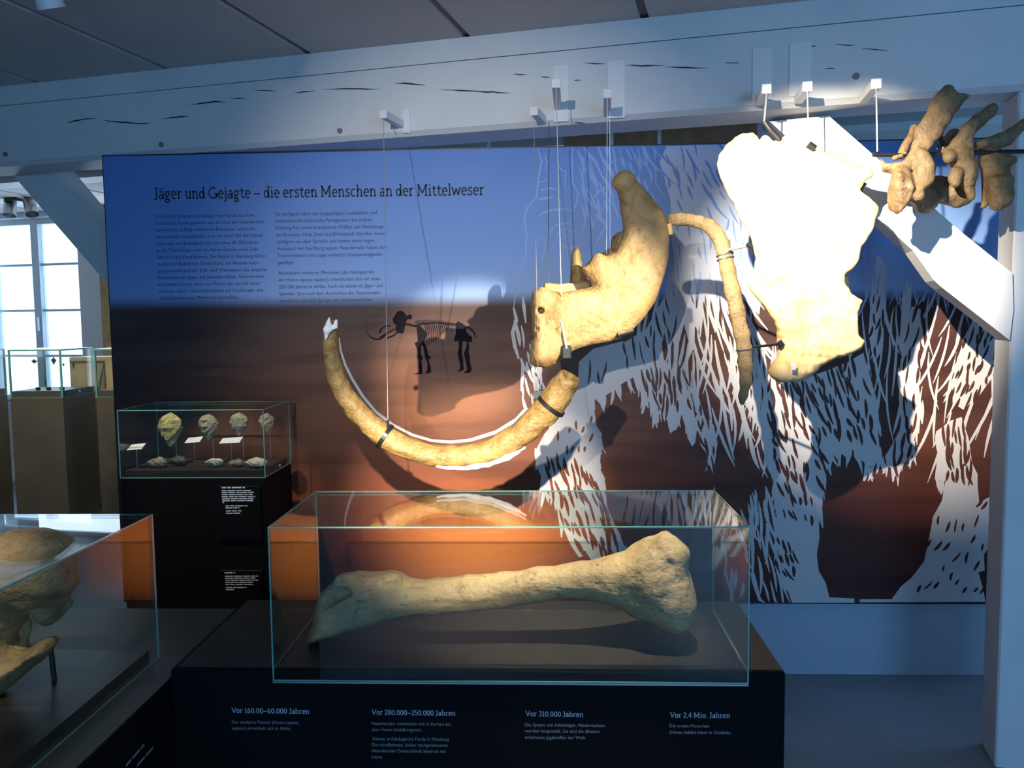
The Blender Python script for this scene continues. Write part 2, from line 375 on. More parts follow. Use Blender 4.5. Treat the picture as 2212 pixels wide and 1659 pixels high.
for c in cracks:
    U = []
    for (xa,ya),(xb,yb) in zip(c[:-1], c[1:]):
        for k in range(4): U.append((xa+(xb-xa)*k/4, ya+(yb-ya)*k/4+rng.uniform(-0.7,0.7)))
    U.append(c[-1]); n = len(U); top = []; bot = []
    for i, (x, y) in enumerate(U):
        w = (1.5 if len(c)>2 else 1.1)*math.sin(math.pi*(i+0.35)/(n-0.3))*rng.uniform(0.7,1.3)
        top.append(PV(x, y-w, VB-0.0006)); bot.append(PV(x, y+w, VB-0.0006))
    MB().add(top+bot, [(i, i+1, n+i+1, n+i) for i in range(n-1)]).build('crack', M['crack'], beam)
for x, y in ((733,282),(347,312),(10,333),(1850,164)):
    p = PV(x, y, VB-0.006); MB().tube([p, p+BY*0.02], 0.011, 10).build('bolt', M['strip'], beam)

# -------- posts and braces
ub = 0.858
tag(MB().bbox((ub,VB,0), (ub+0.28,VB+0.173,ZB-0.001), 0.006, BW).build('timber_post', M['white_paint']), 'broad white-painted timber post at the right edge of the hall', 'post')
def brace(pts, va, vb_, thick, name, label):
    xs = [p[0] for p in pts]; x0, x1 = min(xs), max(xs)
    P = [PV(x, y, va+(vb_-va)*(x-x0)/(x1-x0)) for x, y in pts]
    r = MB().prism(P, BY*thick).build(name, M['white_paint']); tag(r, label, 'brace'); return r
brace([(1662,262),(1790,250),(2074,499),(2187,590),(2189,668),(2181,735),(2036,622),(2018,606),(1972,541)], 3.19, 3.045, 0.14, 'timber_brace', 'white slanting brace lit by spotlight, running from the beam to the right post')
lb = brace([(5,352),(106,358),(232,508),(340,626),(340,736),(223,603)], 3.29, 3.29, 0.15, 'timber_brace', 'shaded grey slanting brace in front of the window at the left')
u2 = UZ(341, 660, 3.29)[0]
MB().box((u2,3.285,0),(u2+0.2,3.45,ZB-0.001),BW).build('post', M['white_paint'], lb)

# -------- low partition that carries the printed panel
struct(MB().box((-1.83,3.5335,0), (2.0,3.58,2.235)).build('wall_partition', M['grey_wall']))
for x in (1055,1322,1425,1642):
    p = PY(x, 300, 3.575); q = PY(x, 300, 3.595)
    tag(MB().box((p[0]-0.007,3.581,2.0), (p[0]+0.007,3.595,CEIL-0.0005)).build('support_rod', M['white_metal']),
        {1055:'thin white rod above the panel, left of all the bone hangers',1322:'thin white rod before the brown board, under the second white hanger',1425:'thin white rod before the middle of the brown board',1642:'thin white rod at the right end of the brown board'}[x], 'rod', 'rods above the printed panel')
pa = PV(1217, 290, 4.1); pb = PV(1640, 290, 4.1)
ua, ubd = float(np.dot(pa,BX)), float(np.dot(pb,BX))
tag(MB().box((ua,4.1,2.28), (ubd,4.16,CEIL-0.0005), BW).build('wooden_board', M['wood']), 'brown wooden board under the ceiling seen in the gap above the printed panel', 'board')

# ================================================================== HANGERS ON THE BEAM
def hanger(label, capx, capy, off, plate, wires, turn=0.0, thick=0.026):
    """square white tube sticking out of the beam towards the viewer, with plate and wire"""
    c = PV(capx, capy, VB-off); t = thick/2; a = math.radians(turn)
    d = BY*math.cos(a)+BX*math.sin(a); sd = BX*math.cos(a)-BY*math.sin(a); ln = off/math.cos(a)
    fr = lambda x, y, z: c + sd*x + d*y + np.array([0,0,z])
    r = root('hanging_bracket', label, 'bracket', c + d*ln/2 - np.array([0,0,t]), 'white brackets carrying the bones')
    MB().box((-t,0.002,-t), (t,ln-0.004-t*abs(math.tan(a)),t), fr).build('arm', M['white_metal'], r)
    MB().bbox((-t-0.0025,-0.004,-t-0.0025), (t+0.0025,0.002,t+0.0025), 0.002, fr).build('end_cap', M['white_metal'], r)
    if plate:
        (x0,y0),(x1,y1) = plate; p = UZ(x0,y0,VB); q = UZ(x1,y1,VB)
        MB().box((min(p[0],q[0]),VB-0.005,min(p[1],q[1])), (max(p[0],q[0]),VB,max(p[1],q[1])), BW).build('plate', M['white_metal'], r)
    for w in wires:
        top, end, rad, mat = w
        MB().tube([c+np.array([0,0,-t]) if top is None else top, end], rad, 6).build('wire', M[mat], r)
    return r
YJ, YS, YT, YR, YVB = 2.80, 2.77, 2.46, 2.88, 2.66
e5 = PY(1895, 328, YVB)
HG = [
 ('white bracket at the left of the beam, with the tusk wire', 828, 247, 0.17, ((870,237),(887,287)), [(None, PY(838,905,YT-0.02), 0.0012,'wire')]),
 ('small white bracket half hidden behind the one above the jaw bone', 1153, 240, 0.14, None, [(None, PY(1163,852,YT), 0.0008,'wire')]),
 ('white bracket over the jaw bone, nearer the middle of the beam', 1201, 180, 0.30, ((1196,143),(1229,262)), [(None, PY(1214,690,YJ-0.07), 0.0016,'wire'), (PV(1186,262,VB-0.10), PY(1184,612,YJ+0.05), 0.0013,'dark_wire')], -11),
 ('white bracket over the upper end of the jaw bone, with two fine wires', 1312, 202, 0.26, ((1313,133),(1350,254)), [(None, PY(1310,548,YJ+0.05), 0.0010,'wire'), (PY(1317,240,2.8), PY(1318,548,YJ+0.05), 0.0009,'wire')], -9),
 ('white bracket at the left corner of the shoulder blade', 1656, 192, 0.17, ((1626,108),(1667,216)), [(None, PY(1651,262,YS), 0.0030,'wire')], -7),
 ('white bracket above the middle of the shoulder blade', 1744, 187, 0.17, ((1706,95),(1751,206)), [(None, PY(1747,318,YS), 0.0024,'wire')], -6),
 ('white bracket above the brown vertebrae', 1893, 181, 0.20, None, [(None, e5, 0.0026,'wire')], -4),
]
hangers = [hanger(*h_) for h_ in HG]
# ================================================================== PRINTED PANEL
YP = 3.50; PX0, PX1, PZ0, PZ1 = -1.869, 2.0, 0.329, 2.258
def panel_material():
    m, t, b = nt('panel_print_sunset'); N = t.nodes; L = t.links
    b.inputs['Roughness'].default_value = 0.55; b.inputs['Specular IOR Level'].default_value = 0.25
    g = N.new('ShaderNodeNewGeometry'); sx = N.new('ShaderNodeSeparateXYZ'); L.new(g.outputs['Position'], sx.inputs[0])
    def rng_(src, a, b_, c=0.0, d=1.0, smooth=True):
        n = N.new('ShaderNodeMapRange'); n.interpolation_type = 'SMOOTHSTEP' if smooth else 'LINEAR'
        for i, v in zip((1,2,3,4), (a,b_,c,d)): n.inputs[i].default_value = v
        L.new(src, n.inputs[0]); return n.outputs[0]
    def math_(op, a, b_=None):
        n = N.new('ShaderNodeMath'); n.operation = op
        for i, v in ((0,a),(1,b_)):
            if v is None: continue
            if isinstance(v, (int,float)): n.inputs[i].default_value = v
            else: L.new(v, n.inputs[i])
        return n.outputs[0]
    def ramp(fac, stops):
        r = N.new('ShaderNodeValToRGB'); el = r.color_ramp.elements
        while len(el) < len(stops): el.new(0.5)
        for e_, (p, c) in zip(el, stops): e_.position = p; e_.color = (*c, 1)
        L.new(fac, r.inputs[0]); return r.outputs[0]
    def mix(fac, A, B, mode='MIX'):
        n = N.new('ShaderNodeMix'); n.data_type = 'RGBA'; n.blend_type = mode
        for s_, v in (('Factor',fac),('A',A),('B',B)):
            if isinstance(v, (int,float)): n.inputs[s_].default_value = v
            elif isinstance(v, tuple): n.inputs[s_].default_value = (*v,1)
            else: L.new(v, n.inputs[s_])
        return n.outputs['Result']
    X, Z = sx.outputs[0], sx.outputs[2]
    mp = N.new('ShaderNodeMapping'); mp.inputs['Scale'].default_value = (0.7, 1, 7.0); L.new(g.outputs['Position'], mp.inputs[0])
    nz = N.new('ShaderNodeTexNoise'); nz.inputs['Scale'].default_value = 1.6; nz.inputs['Detail'].default_value = 3; L.new(mp.outputs[0], nz.inputs['Vector'])
    streak = nz.outputs['Fac']
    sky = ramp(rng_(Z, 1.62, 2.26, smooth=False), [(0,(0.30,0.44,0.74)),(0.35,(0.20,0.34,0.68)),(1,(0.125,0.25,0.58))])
    sky = mix(rng_(X, -1.87, -1.0, 0.55, 0.0), sky, (0.06,0.17,0.46))  # left end darkened: fall-off of the light put into the sky colour
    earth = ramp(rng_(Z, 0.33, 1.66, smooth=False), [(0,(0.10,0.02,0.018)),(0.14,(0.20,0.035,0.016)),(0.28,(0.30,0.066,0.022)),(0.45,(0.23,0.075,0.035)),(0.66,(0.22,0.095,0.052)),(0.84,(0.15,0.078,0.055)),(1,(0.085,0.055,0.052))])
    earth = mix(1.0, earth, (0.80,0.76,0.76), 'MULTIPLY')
    earth = mix(rng_(X, -1.80, -0.90, 0.82, 0.0), earth, (0.055,0.034,0.034))  # ground darkened at left with the same light fall-off
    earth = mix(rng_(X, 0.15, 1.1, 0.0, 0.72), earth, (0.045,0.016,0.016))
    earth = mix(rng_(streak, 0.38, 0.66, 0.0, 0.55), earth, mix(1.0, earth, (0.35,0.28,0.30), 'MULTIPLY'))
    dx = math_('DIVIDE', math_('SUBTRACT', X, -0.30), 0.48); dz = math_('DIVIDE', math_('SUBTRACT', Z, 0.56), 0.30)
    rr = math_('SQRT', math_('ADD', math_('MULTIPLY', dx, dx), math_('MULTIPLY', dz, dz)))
    earth = mix(rng_(rr, 0.0, 1.25, 0.75, 0.0), earth, (0.66,0.19,0.035))  # printed sun glow, with part of the spot's light pool in its colour
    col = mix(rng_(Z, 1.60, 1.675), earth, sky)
    L.new(col, b.inputs['Base Color'])
    return m
M['print'] = panel_material()
m_, t_, b_ = nt('white_fur_print'); b_.inputs['Roughness'].default_value = 0.55; b_.inputs['Specular IOR Level'].default_value = 0.25
g_ = t_.nodes.new('ShaderNodeNewGeometry'); s_ = t_.nodes.new('ShaderNodeSeparateXYZ'); r_ = t_.nodes.new('ShaderNodeMapRange'); c_ = t_.nodes.new('ShaderNodeValToRGB')
t_.links.new(g_.outputs['Position'], s_.inputs[0]); t_.links.new(s_.outputs[2], r_.inputs[0]); r_.inputs[1].default_value = 1.45; r_.inputs[2].default_value = 2.0
c_.color_ramp.elements[0].color = (0.52,0.50,0.51,1); c_.color_ramp.elements[1].color = (0.46,0.53,0.72,1)  # bluer towards the top: window light and sky showing through put into colour
t_.links.new(r_.outputs[0], c_.inputs[0]); t_.links.new(c_.outputs[0], b_.inputs['Base Color']); M['fur'] = m_
M['fur_faint'] = plain('faint_fur_print', (0.27,0.38,0.68), 0.6, var=0.04)

panel = root('printed_panel', 'large printed exhibition panel with sunset sky and white woolly mammoth drawing', 'panel', ((PX0+PX1)/2, YP+0.015, PZ0))
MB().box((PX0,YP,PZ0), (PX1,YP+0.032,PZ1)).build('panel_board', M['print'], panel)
ed = MB(); ed.box((PX0-0.003,YP-0.001,PZ0), (PX0,YP+0.033,PZ1)); ed.build('edge_strip', M['black_plastic'], panel)
MB().box((PX0-0.003,YP-0.001,PZ1), (PX1,YP+0.033,PZ1+0.005)).build('edge_strip', M['black_plastic'], panel)
MB().box((PX0-0.003,YP-0.001,PZ0-0.005), (PX1,YP+0.033,PZ0)).build('edge_strip', M['black_plastic'], panel)

def clip_ok(p): return PX0 < p[0] < PX1 and PZ0 < p[2] < PZ1
def clampp(p): return np.array([min(max(p[0],PX0),PX1), p[1], min(max(p[2],PZ0),PZ1)])
class Ink(MB):
    def fill(s, pts, lay):
        return s.add([clampp(PY(x, y, YP-lay)) for x, y in pts], [tuple(range(len(pts)))])
    cnt = 0
    def ribbon(s, pts, w, lay):
        """tapered brush stroke in the panel plane; w = widths in px"""
        n = len(pts); w = w if hasattr(w,'__len__') else [w]*n; A = []; B = []; Ink.cnt += 1; lay = lay + (Ink.cnt % 200)*1.3e-6
        for i, (x, y) in enumerate(pts):
            x0,y0 = pts[max(i-1,0)]; x1,y1 = pts[min(i+1,n-1)]; dx,dy = x1-x0,y1-y0; l = math.hypot(dx,dy)+1e-9
            nx,ny = -dy/l*w[i]/2, dx/l*w[i]/2
            A.append(clampp(PY(x+nx,y+ny,YP-lay))); B.append(clampp(PY(x-nx,y-ny,YP-lay)))
        return s.add(A+B, [(i,i+1,n+i+1,n+i) for i in range(n-1)])
    def hair(s, x, y, ang, ln, w, lay, rg, bend=0.12):
        P = []; W = []; a = ang; n = 6; cb = rg.uniform(-bend,bend)
        px, py = x-math.cos(a)*ln/2, y-math.sin(a)*ln/2
        prof = (0.25,0.75,1.0,0.95,0.7,0.3) if rg.random()<0.6 else (0.3,0.8,0.9,1.0,0.8,0.2)
        for i in range(n):
            P.append((px,py)); W.append(w*prof[i]); px += math.cos(a)*ln/(n-1); py += math.sin(a)*ln/(n-1); a += cb
        return s.ribbon(P, W, lay)
def inpoly(x, y, P):
    c = False; n = len(P)
    for i in range(n):
        (ax,ay),(bx,by) = P[i],P[(i+1)%n]
        if (ay>y)!=(by>y) and x < (bx-ax)*(y-ay)/(by-ay)+ax: c = not c
    return c
def hairs(ink, P, n, ln, w, dirf, lay, seed, sep=0.0):
    rg = random.Random(seed); xs = [p[0] for p in P]; ys = [p[1] for p in P]; k = 0; tries = 0; got = []
    while k < n and tries < n*60:
        tries += 1
        x, y = rg.uniform(min(xs),max(xs)), rg.uniform(min(ys),max(ys))
        if not inpoly(x,y,P): continue
        if sep and any(abs(x-a)<sep and abs(y-b)<sep*3.2 for a,b in got): continue
        got.append((x,y)); ink.hair(x, y, math.radians(dirf(x,y)+rg.uniform(-8,8)), rg.uniform(*ln), rg.uniform(*w), lay+rg.uniform(0,0.00025), rg); k += 1
cA = lambda P: crop(P,1000,800,3.191); cB = lambda P: crop(P,1560,700,2.592); cH = lambda P: crop(P,1060,320,2.9625); cT = lambda P: crop(P,680,640,3.568); cS = lambda P: crop(P,1500,250,2.7654)

fur = Ink(); faint = Ink(); dark = Ink()
FA = cA([(800,-60),(790,100),(740,210),(700,280),(640,350),(560,440),(505,545),(515,640),(530,560),(540,700),(560,830),(620,840),(660,960),(690,1080),(740,1200),(800,1290),(860,1270),(900,1330),(950,1395),(1010,1385),(1100,1340),(1280,1275),(1200,1240),(1120,1180),(1060,1090),(1000,960),(970,830),(980,745),(950,690),(920,590),(950,570),(940,500),(960,440),(920,380),(910,300),(890,200),(905,95),(905,170),(960,185),(1040,140),(1100,90),(1190,40),(1210,60),(1250,180),(1300,240),(1320,295),(1360,245),(1400,290),(1440,355),(1475,340),(1500,285),(1490,120),(1420,-40),(1300,-160),(1100,-200),(900,-150)])
FR = cA([(1500,285),(1530,380),(1550,470),(1580,525),(1600,500),(1612,420),(1640,520),(1670,560),(1690,600),(1670,705),(1700,650),(1722,710),(1742,600),(1755,500),(1730,380),(1690,330),(1660,380),(1640,250),(1600,330),(1580,200),(1545,130),(1520,-60),(1480,100)])
BODY = [(1250,792),(1330,752),(1396,710),(1436,640),(1452,540),(1448,430),(1425,350),(1440,316),(1640,308),(1650,600),(1640,680),(1600,640),(1590,700),(1560,640),(1545,720),(1520,650),(1500,760),(1480,690),(1462,760),(1440,700),(1420,780),(1395,745),(1370,800),(1340,780),(1300,830)]
FB = cB([(330,330),(470,300),(560,270),(700,215),(790,160),(830,300),(870,440),(880,560),(860,650),(890,740),(850,800),(810,790),(770,750),(720,690),(690,745),(640,700),(600,660),(620,720),(600,770),(570,880),(545,960),(562,1020),(540,1080),(545,1200),(530,1290),(540,1380),(580,1450),(600,1530),(740,1537),(740,1560),(390,1560),(370,1500),(320,1440),(335,1320),(300,1230),(290,1130),(330,1000),(300,930),(260,800),(200,560),(230,400)])
FC = cB([(990,290),(1000,420),(1010,560),(960,660),(900,760),(930,800),(980,815),(1060,740),(1090,560),(1120,480),(1100,340),(1110,60),(1120,-80),(1060,-100),(1030,120),(1000,200)])
FD = cB([(1200,600),(1280,540),(1340,520),(1380,640),(1400,780),(1430,840),(1430,900),(1440,1000),(1510,960),(1530,880),(1530,1100),(1500,1240),(1465,1290),(1470,1380),(1435,1390),(1460,1480),(1475,1556),(770,1558),(770,1540),(950,1540),(1000,1470),(1060,1420),(1130,1330),(1150,1240),(1170,1140),(1180,1080),(1230,990),(1250,880),(1190,870),(1210,700)])
FE = cB([(1400,-10),(1600,60),(1600,180),(1440,400),(1350,480),(1290,440),(1290,330),(1330,120)])  # fur fill; its outline follows the strip lit by the spot
FS = cS([(1040,1000),(1060,850),(1110,840),(1150,900),(1145,1150),(1130,1300),(1110,1420),(1070,1480),(1040,1300),(1050,1150)])
FT = cS([(1240,1080),(1270,980),(1300,1000),(1290,1200),(1280,1330),(1250,1480),(1225,1380),(1235,1220)])
L1, L2, L3 = 0.0004, 0.0008, 0.0014
for P in (FA, FR, BODY, FB, FC, FD, FE, FS, FT): fur.fill(P, L1); L1 += 0.00002
# strands hanging beyond the filled fur
fan = lambda x, y: 90 + (1470-x)*0.10
hairs(fur, [(1340,740),(1440,640),(1640,600),(1650,900),(1610,930),(1560,960),(1510,900),(1400,820)], 80, (80,170), (5,9), fan, L2, 11, 8)
hairs(fur, [(1560,760),(1690,760),(1740,1000),(1700,1060),(1640,1010),(1580,900)], 55, (60,150), (5,9), lambda x,y: 84, L2, 12, 8)
hairs(fur, [(1870,640),(2080,660),(2140,740),(2140,960),(2040,980),(1960,960),(1880,900),(1830,800)], 52, (80,190), (4,8), lambda x,y: 92+(x-1900)*0.09, L2, 13, 9)
hairs(faint, [(1860,510),(2170,540),(2080,650),(1850,640)], 40, (60,140), (3,6), lambda x,y: 96, L2, 14, 6)
hairs(fur, [(1615,1040),(1690,1060),(1700,1290),(1628,1290)], 34, (40,110), (5,8), lambda x,y: 76, L2, 15, 5)
hairs(fur, [(1112,690),(1170,790),(1195,930),(1132,880)], 26, (30,75), (5,9), lambda x,y: 80, L2, 16, 5)
hairs(fur, [(1560,1100),(1616,1100),(1616,1290),(1560,1290)], 12, (30,90), (5,8), lambda x,y: 66+(y-1100)*0.12, L2, 17, 8)
hairs(fur, [(1470,1070),(1545,1070),(1545,1135),(1470,1135)], 7, (30,70), (6,10), lambda x,y: 96, L2, 18, 9)
for P_, n_, a_ in ((FB,70,84),(FC,14,92),(FD,16,88),(FA,60,80)):   # ragged lower fringe
    rg_ = random.Random(n_)
    for (xa,ya),(xb,yb) in zip(P_, P_[1:]+P_[:1]):
        m_x, m_y = (xa+xb)/2, (ya+yb)/2
        if not inpoly(m_x, m_y-14, P_) or inpoly(m_x, m_y+14, P_) or m_y > 1120: continue
        for k in range(3):
            t = rg_.random(); fur.hair(xa+(xb-xa)*t, ya+(yb-ya)*t+6, math.radians(a_+rg_.uniform(-9,9)), rg_.uniform(28,62), rg_.uniform(4.5,9), L2+0.0003, rg_)
# dark strokes drawn inside the fur (same print colours as the ground)
hairs(dark, cA([(560,580),(950,740),(1040,1080),(1230,1270),(950,1390),(760,1200),(600,860)]), 60, (26,58), (5,9), lambda x,y: 78-(y-1000)*0.06, L3, 21, 6)
hairs(dark, cA([(640,420),(900,330),(930,560),(680,560)]), 10, (12,24), (4,6), lambda x,y: 100, L3, 22, 12)
hairs(dark, cA([(1220,20),(1490,20),(1500,260),(1330,250)]), 26, (24,56), (4,8), lambda x,y: 82, L3, 23, 7)
hairs(dark, FR, 12, (20,44), (4,7), lambda x,y: 80, L3, 24, 7)
hairs(dark, BODY, 95, (24,64), (3,6.5), lambda x,y: 66 if y<480 else 88, L3, 25, 8)
hairs(dark, cB([(330,340),(780,180),(860,640),(600,640),(560,900),(330,980),(230,480)]), 90, (22,62), (5,9), lambda x,y: 74, L3, 26, 7)
hairs(dark, cB([(330,980),(540,960),(520,1140),(360,1130)]), 9, (14,30), (4,7), lambda x,y: 70, L3, 27, 9)
hairs(dark, cB([(300,1180),(400,1260),(420,1420),(340,1440)]), 16, (14,34), (5,8), lambda x,y: 72, L3, 28, 7)
hairs(dark, FC, 22, (24,60), (4,8), lambda x,y: 98, L3, 29, 8)
hairs(dark, cB([(1220,600),(1340,540),(1420,860),(1260,870)]), 20, (24,60), (5,9), lambda x,y: 92, L3, 30, 8)
hairs(dark, cB([(1200,1080),(1480,1080),(1470,1500),(1080,1480)]), 22, (12,30), (4,7), lambda x,y: 112+(y-1150)*0.1, L3, 31, 12)
hairs(dark, FE, 34, (18,46), (5,8), lambda x,y: 104, L3, 32, 7)
hairs(dark, FS, 12, (20,50), (4,7), lambda x,y: 95, L3, 33, 7)
hairs(dark, cB([(1440,1000),(1500,960),(1480,1060)]), 3, (14,24), (5,7), lambda x,y: 110, L3, 34, 9)
# printed tusk and head outlines
fur.ribbon(cT([(188,320),(200,420),(235,530),(290,640),(370,770),(470,890),(600,990),(750,1068),(900,1112),(1050,1124),(1200,1108),(1400,1046),(1560,955),(1650,870)]), [2,4,5,5.5,6,6,6,6,6,6.5,7,8,12,18], L2)
for P, w in (([(300,-5),(325,80),(305,200),(290,320),(240,370),(215,440),(230,560),(225,680),(190,800),(160,920),(147,1020)],4),([(147,1020),(165,1100),(140,1180),(155,1270),(180,1350)],8),
             ([(525,-5),(520,100),(525,220),(560,290),(545,370),(520,410)],3.6),([(300,440),(340,412),(400,395),(460,388),(520,400)],4.5),([(300,330),(360,320),(400,310)],7),([(320,270),(380,255),(420,270)],5),([(310,220),(360,205)],5),
             ([(375,560),(390,520),(430,488),(490,480),(530,495)],3.5),([(420,570),(445,535),(480,520),(520,530),(535,555)],3.5),([(425,585),(455,620),(500,640),(560,630),(600,600)],3.5),([(450,560),(470,545),(490,560),(475,580),(455,575)],3),
             ([(595,60),(588,180),(600,270),(612,400),(600,480),(590,560)],3.5),([(620,90),(650,170),(680,250)],6),([(610,5),(640,90),(665,180)],3),([(590,250),(620,270),(648,300)],4),([(700,20),(730,100),(725,160)],3.5),([(690,-5),(715,40)],3),
             ([(430,60),(440,130),(480,150),(475,260)],3.2),([(340,30),(360,90),(350,140)],3),([(650,330),(690,280),(740,250)],5),([(640,500),(700,430),(720,380)],4),([(660,640),(700,560),(740,500)],4),([(330,560),(350,620),(330,720)],3),([(270,700),(280,740)],3),([(300,840),(330,760)],3),
             ([(760,60),(790,110)],4),([(820,-5),(860,110)],4),([(900,90),(910,160)],4),([(940,-5),(960,80),(1010,130)],4),([(985,-5),(1010,70),(1060,130),(1120,170)],6),([(1040,-5),(1090,60)],5)):
    (fur if w==8 else faint).ribbon(cH(P), [w*0.5]+[w]*(len(P)-2)+[w*0.5], L2)
hairs(faint, cH([(560,20),(1060,20),(1080,330),(980,330),(900,120),(800,160),(820,420),(700,520),(600,420)]), 44, (20,60), (3,7), lambda x,y: 68, L2, 41, 8)
fur.ribbon(cH([(205,950),(212,1010),(225,1120)]), [3,8,3], L2)
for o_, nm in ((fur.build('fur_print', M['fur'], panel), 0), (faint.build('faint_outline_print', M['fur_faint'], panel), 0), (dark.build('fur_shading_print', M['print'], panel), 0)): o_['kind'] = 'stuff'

# small mammoth skeleton drawing
sk = Ink(); cK = lambda P: crop(P,780,650,7.9); LS = 0.0010
def kr(P, w): sk.ribbon(cK(P), [q/7.9 for q in (w if hasattr(w,'__len__') else [w]*len(P))], LS)
arc = lambda cx,cy,rx,ry,a0,a1,n=14: [(cx+rx*math.cos(math.radians(a0+(a1-a0)*i/n)), cy+ry*math.sin(math.radians(a0+(a1-a0)*i/n))) for i in range(n+1)]
sk.fill(cK([(540,300),(590,230),(620,180),(690,165),(750,210),(775,260),(840,225),(875,260),(860,320),(800,310),(765,350),(750,420),(740,480),(730,545),(680,560),(600,530),(580,470),(600,420),(550,380)]), LS)
kr(arc(270,440,190,195,-150,-20), [3]*15); kr(arc(270,440,190,215,-150,-330), [4,5,6,7,8,10,14,20,24,26,26,28,28,28,26]); kr([(435,640),(560,590),(620,540)], [24,26,22])
kr(arc(470,540,145,115,175,285), [34,32,30,26,24,24,22,20,18,18,18,18,18,18,18]); kr([(325,620),(380,590),(470,540),(570,480)], [24,26,24,20]); kr([(750,400),(820,400),(880,420),(940,430)], 34)
for i in range(26):
    t = i/25; x = 930+t*660; y = 330-40*math.sin(t*2.6)+70*t; kr([(x,y+60),(x+14,y)], [15,9])
kr([(900,440),(1000,400),(1150,385),(1300,375),(1450,390),(1600,400)], [26,30,30,28,26,26])
for i in range(13):
    t = i/12; x = 1090+t*380; d = 350-300*t+40*math.sin(3*t); kr([(x,400),(x+28,420+d*0.4),(x+18-20*t,420+d)], [13,15,8])
sk.fill(cK([(940,420),(1010,420),(1080,500),(1140,560),(1100,640),(1080,720),(1110,760),(1150,930),(1190,950),(1180,980),(1150,1000),(1190,1140),(1195,1220),(1090,1240),(1130,1180),(1130,1050),(1090,960),(1060,780),(1020,740),(1020,900),(1060,980),(1030,1010),(1050,1250),(890,1255),(990,1215),(990,1060),(965,950),(970,880),(940,780),(910,720),(970,690),(960,560)]), LS)
sk.fill(cK([(1610,390),(1660,345),(1740,390),(1800,440),(1790,520),(1850,590),(1900,610),(1890,690),(1860,710),(1830,700),(1850,800),(1830,880),(1850,920),(1865,1080),(1890,1170),(1860,1230),(1750,1235),(1810,1170),(1790,1050),(1755,900),(1800,780),(1800,690),(1730,690),(1720,880),(1740,1000),(1750,1140),(1755,1180),(1640,1215),(1690,1150),(1690,1080),(1645,900),(1670,780),(1665,680),(1590,690),(1590,630),(1620,560)]), LS)
kr([(1780,440),(1860,470),(1920,530),(1960,630)], [30,26,24,14])
sk.build('skeleton_print', M['skeleton'], panel)

# ------------------------------------------------------------------ lettering
def A_(cx,cy,rx,ry,a0,a1,n=10): return [(cx+rx*math.cos(math.radians(a0+(a1-a0)*i/n)), cy+ry*math.sin(math.radians(a0+(a1-a0)*i/n))) for i in range(n+1)]
def S_(x0,x1,y=3): return [(x0,y),(x1,y)]
O_ = lambda cx,cy,rx,ry: A_(cx,cy,rx,ry,0,360,16)
dot = lambda x,y: [(x-4,y),(x+4,y)]
_a = [O_(20,14,13,12), [(35,34),(35,6),(42,3)], A_(22,34,13,12,0,150)]
_n = [[(12,47),(12,0)], A_(25,31,13,14,175,0), [(38,31),(38,0)], S_(3,21), S_(30,47)]
GL = {' ':(20,[]), 'J':(34,[[(21,67),(21,8)],A_(11,8,10,9,0,-130),S_(9,31,67)]), 'a':(44,_a), 'ä':(44,_a+[dot(14,62),dot(31,62)]),
 'g':(46,[O_(21,31,13,14),[(33,42),(43,46)],[(13,19),(10,9),(16,4),(30,2)],O_(21,-10,15,10)]), 'e':(44,[A_(23,24,16,22,0,315,14),[(8,26),(39,26)]]),
 'r':(36,[[(12,47),(12,0)],S_(3,24),S_(3,12,45),A_(26,32,13,13,160,55)]), 'u':(49,[[(12,47),(12,15)],A_(24,15,12,12,180,345),[(38,47),(38,3)],S_(3,12,45),S_(29,38,45),S_(38,46)]),
 'n':(50,_n+[S_(3,12,45)]), 'h':(50,_n+[[(12,72),(12,40)],S_(3,12,70)]), 'd':(48,[O_(21,23,14,20),[(37,72),(37,3)],S_(27,37,70),S_(37,46)]),
 'G':(68,[A_(36,34,28,32,50,350,14),[(40,30),(66,30)],[(60,30),(60,5)]]), 'j':(24,[[(15,47),(15,-8)],A_(6,-8,9,9,0,-120),S_(5,15,45),dot(14,63)]),
 't':(34,[[(15,60),(15,13)],A_(25,13,10,10,180,330),S_(4,32,45)]), '–':(50,[[(3,25),(47,25)]]), 'i':(26,[[(13,47),(13,0)],S_(4,13,45),S_(3,23),dot(13,63)]),
 's':(38,[[(32,40),(31,45),(20,47),(9,42),(9,33),(20,27),(31,20),(32,10),(22,3),(10,4),(5,8),(5,13)]]), 'M':(80,[[(14,67),(14,3)],[(66,67),(66,3)],[(13,67),(40,16)],[(67,67),(40,16)],S_(4,25),S_(55,77),S_(4,15,66),S_(65,76,66)]),
 'c':(40,[A_(23,24,16,22,50,312,12)]), 'l':(26,[[(13,72),(13,0)],S_(4,13,70),S_(3,23)]), 'w':(66,[[(6,46),(19,3)],[(19,3),(33,42)],[(33,42),(47,3)],[(47,3),(60,46)],S_(0,13,45),S_(53,66,45)]),
 'V':(60,[[(8,66),(30,3)],[(30,3),(54,66)],S_(0,17,66),S_(46,62,66)]), 'o':(46,[O_(23,24,16,22)]), '0':(46,[O_(23,33,16,31)]), '1':(36,[[(20,66),(20,3)],[(8,58),(21,66)],S_(8,33)]),
 '2':(42,[A_(21,49,14,16,165,-30),[(34,42),(8,4)],S_(8,37)]), '3':(42,[A_(20,50,13,15,150,-80),A_(20,18,16,16,82,-150)]), '4':(46,[[(31,66),(6,21)],S_(5,43,20),[(32,66),(32,0)]]), '5':(42,[[(34,64),(12,64)],[(12,64),(11,38)],A_(20,21,15,18,125,-150)]),
 '6':(46,[O_(23,19,15,17),[(8,22),(12,46),(30,65)]]), '8':(46,[O_(23,49,13,15),O_(23,18,16,16)]), '.':(20,[dot(9,4)]), ',':(20,[[(10,6),(7,-8)]])}
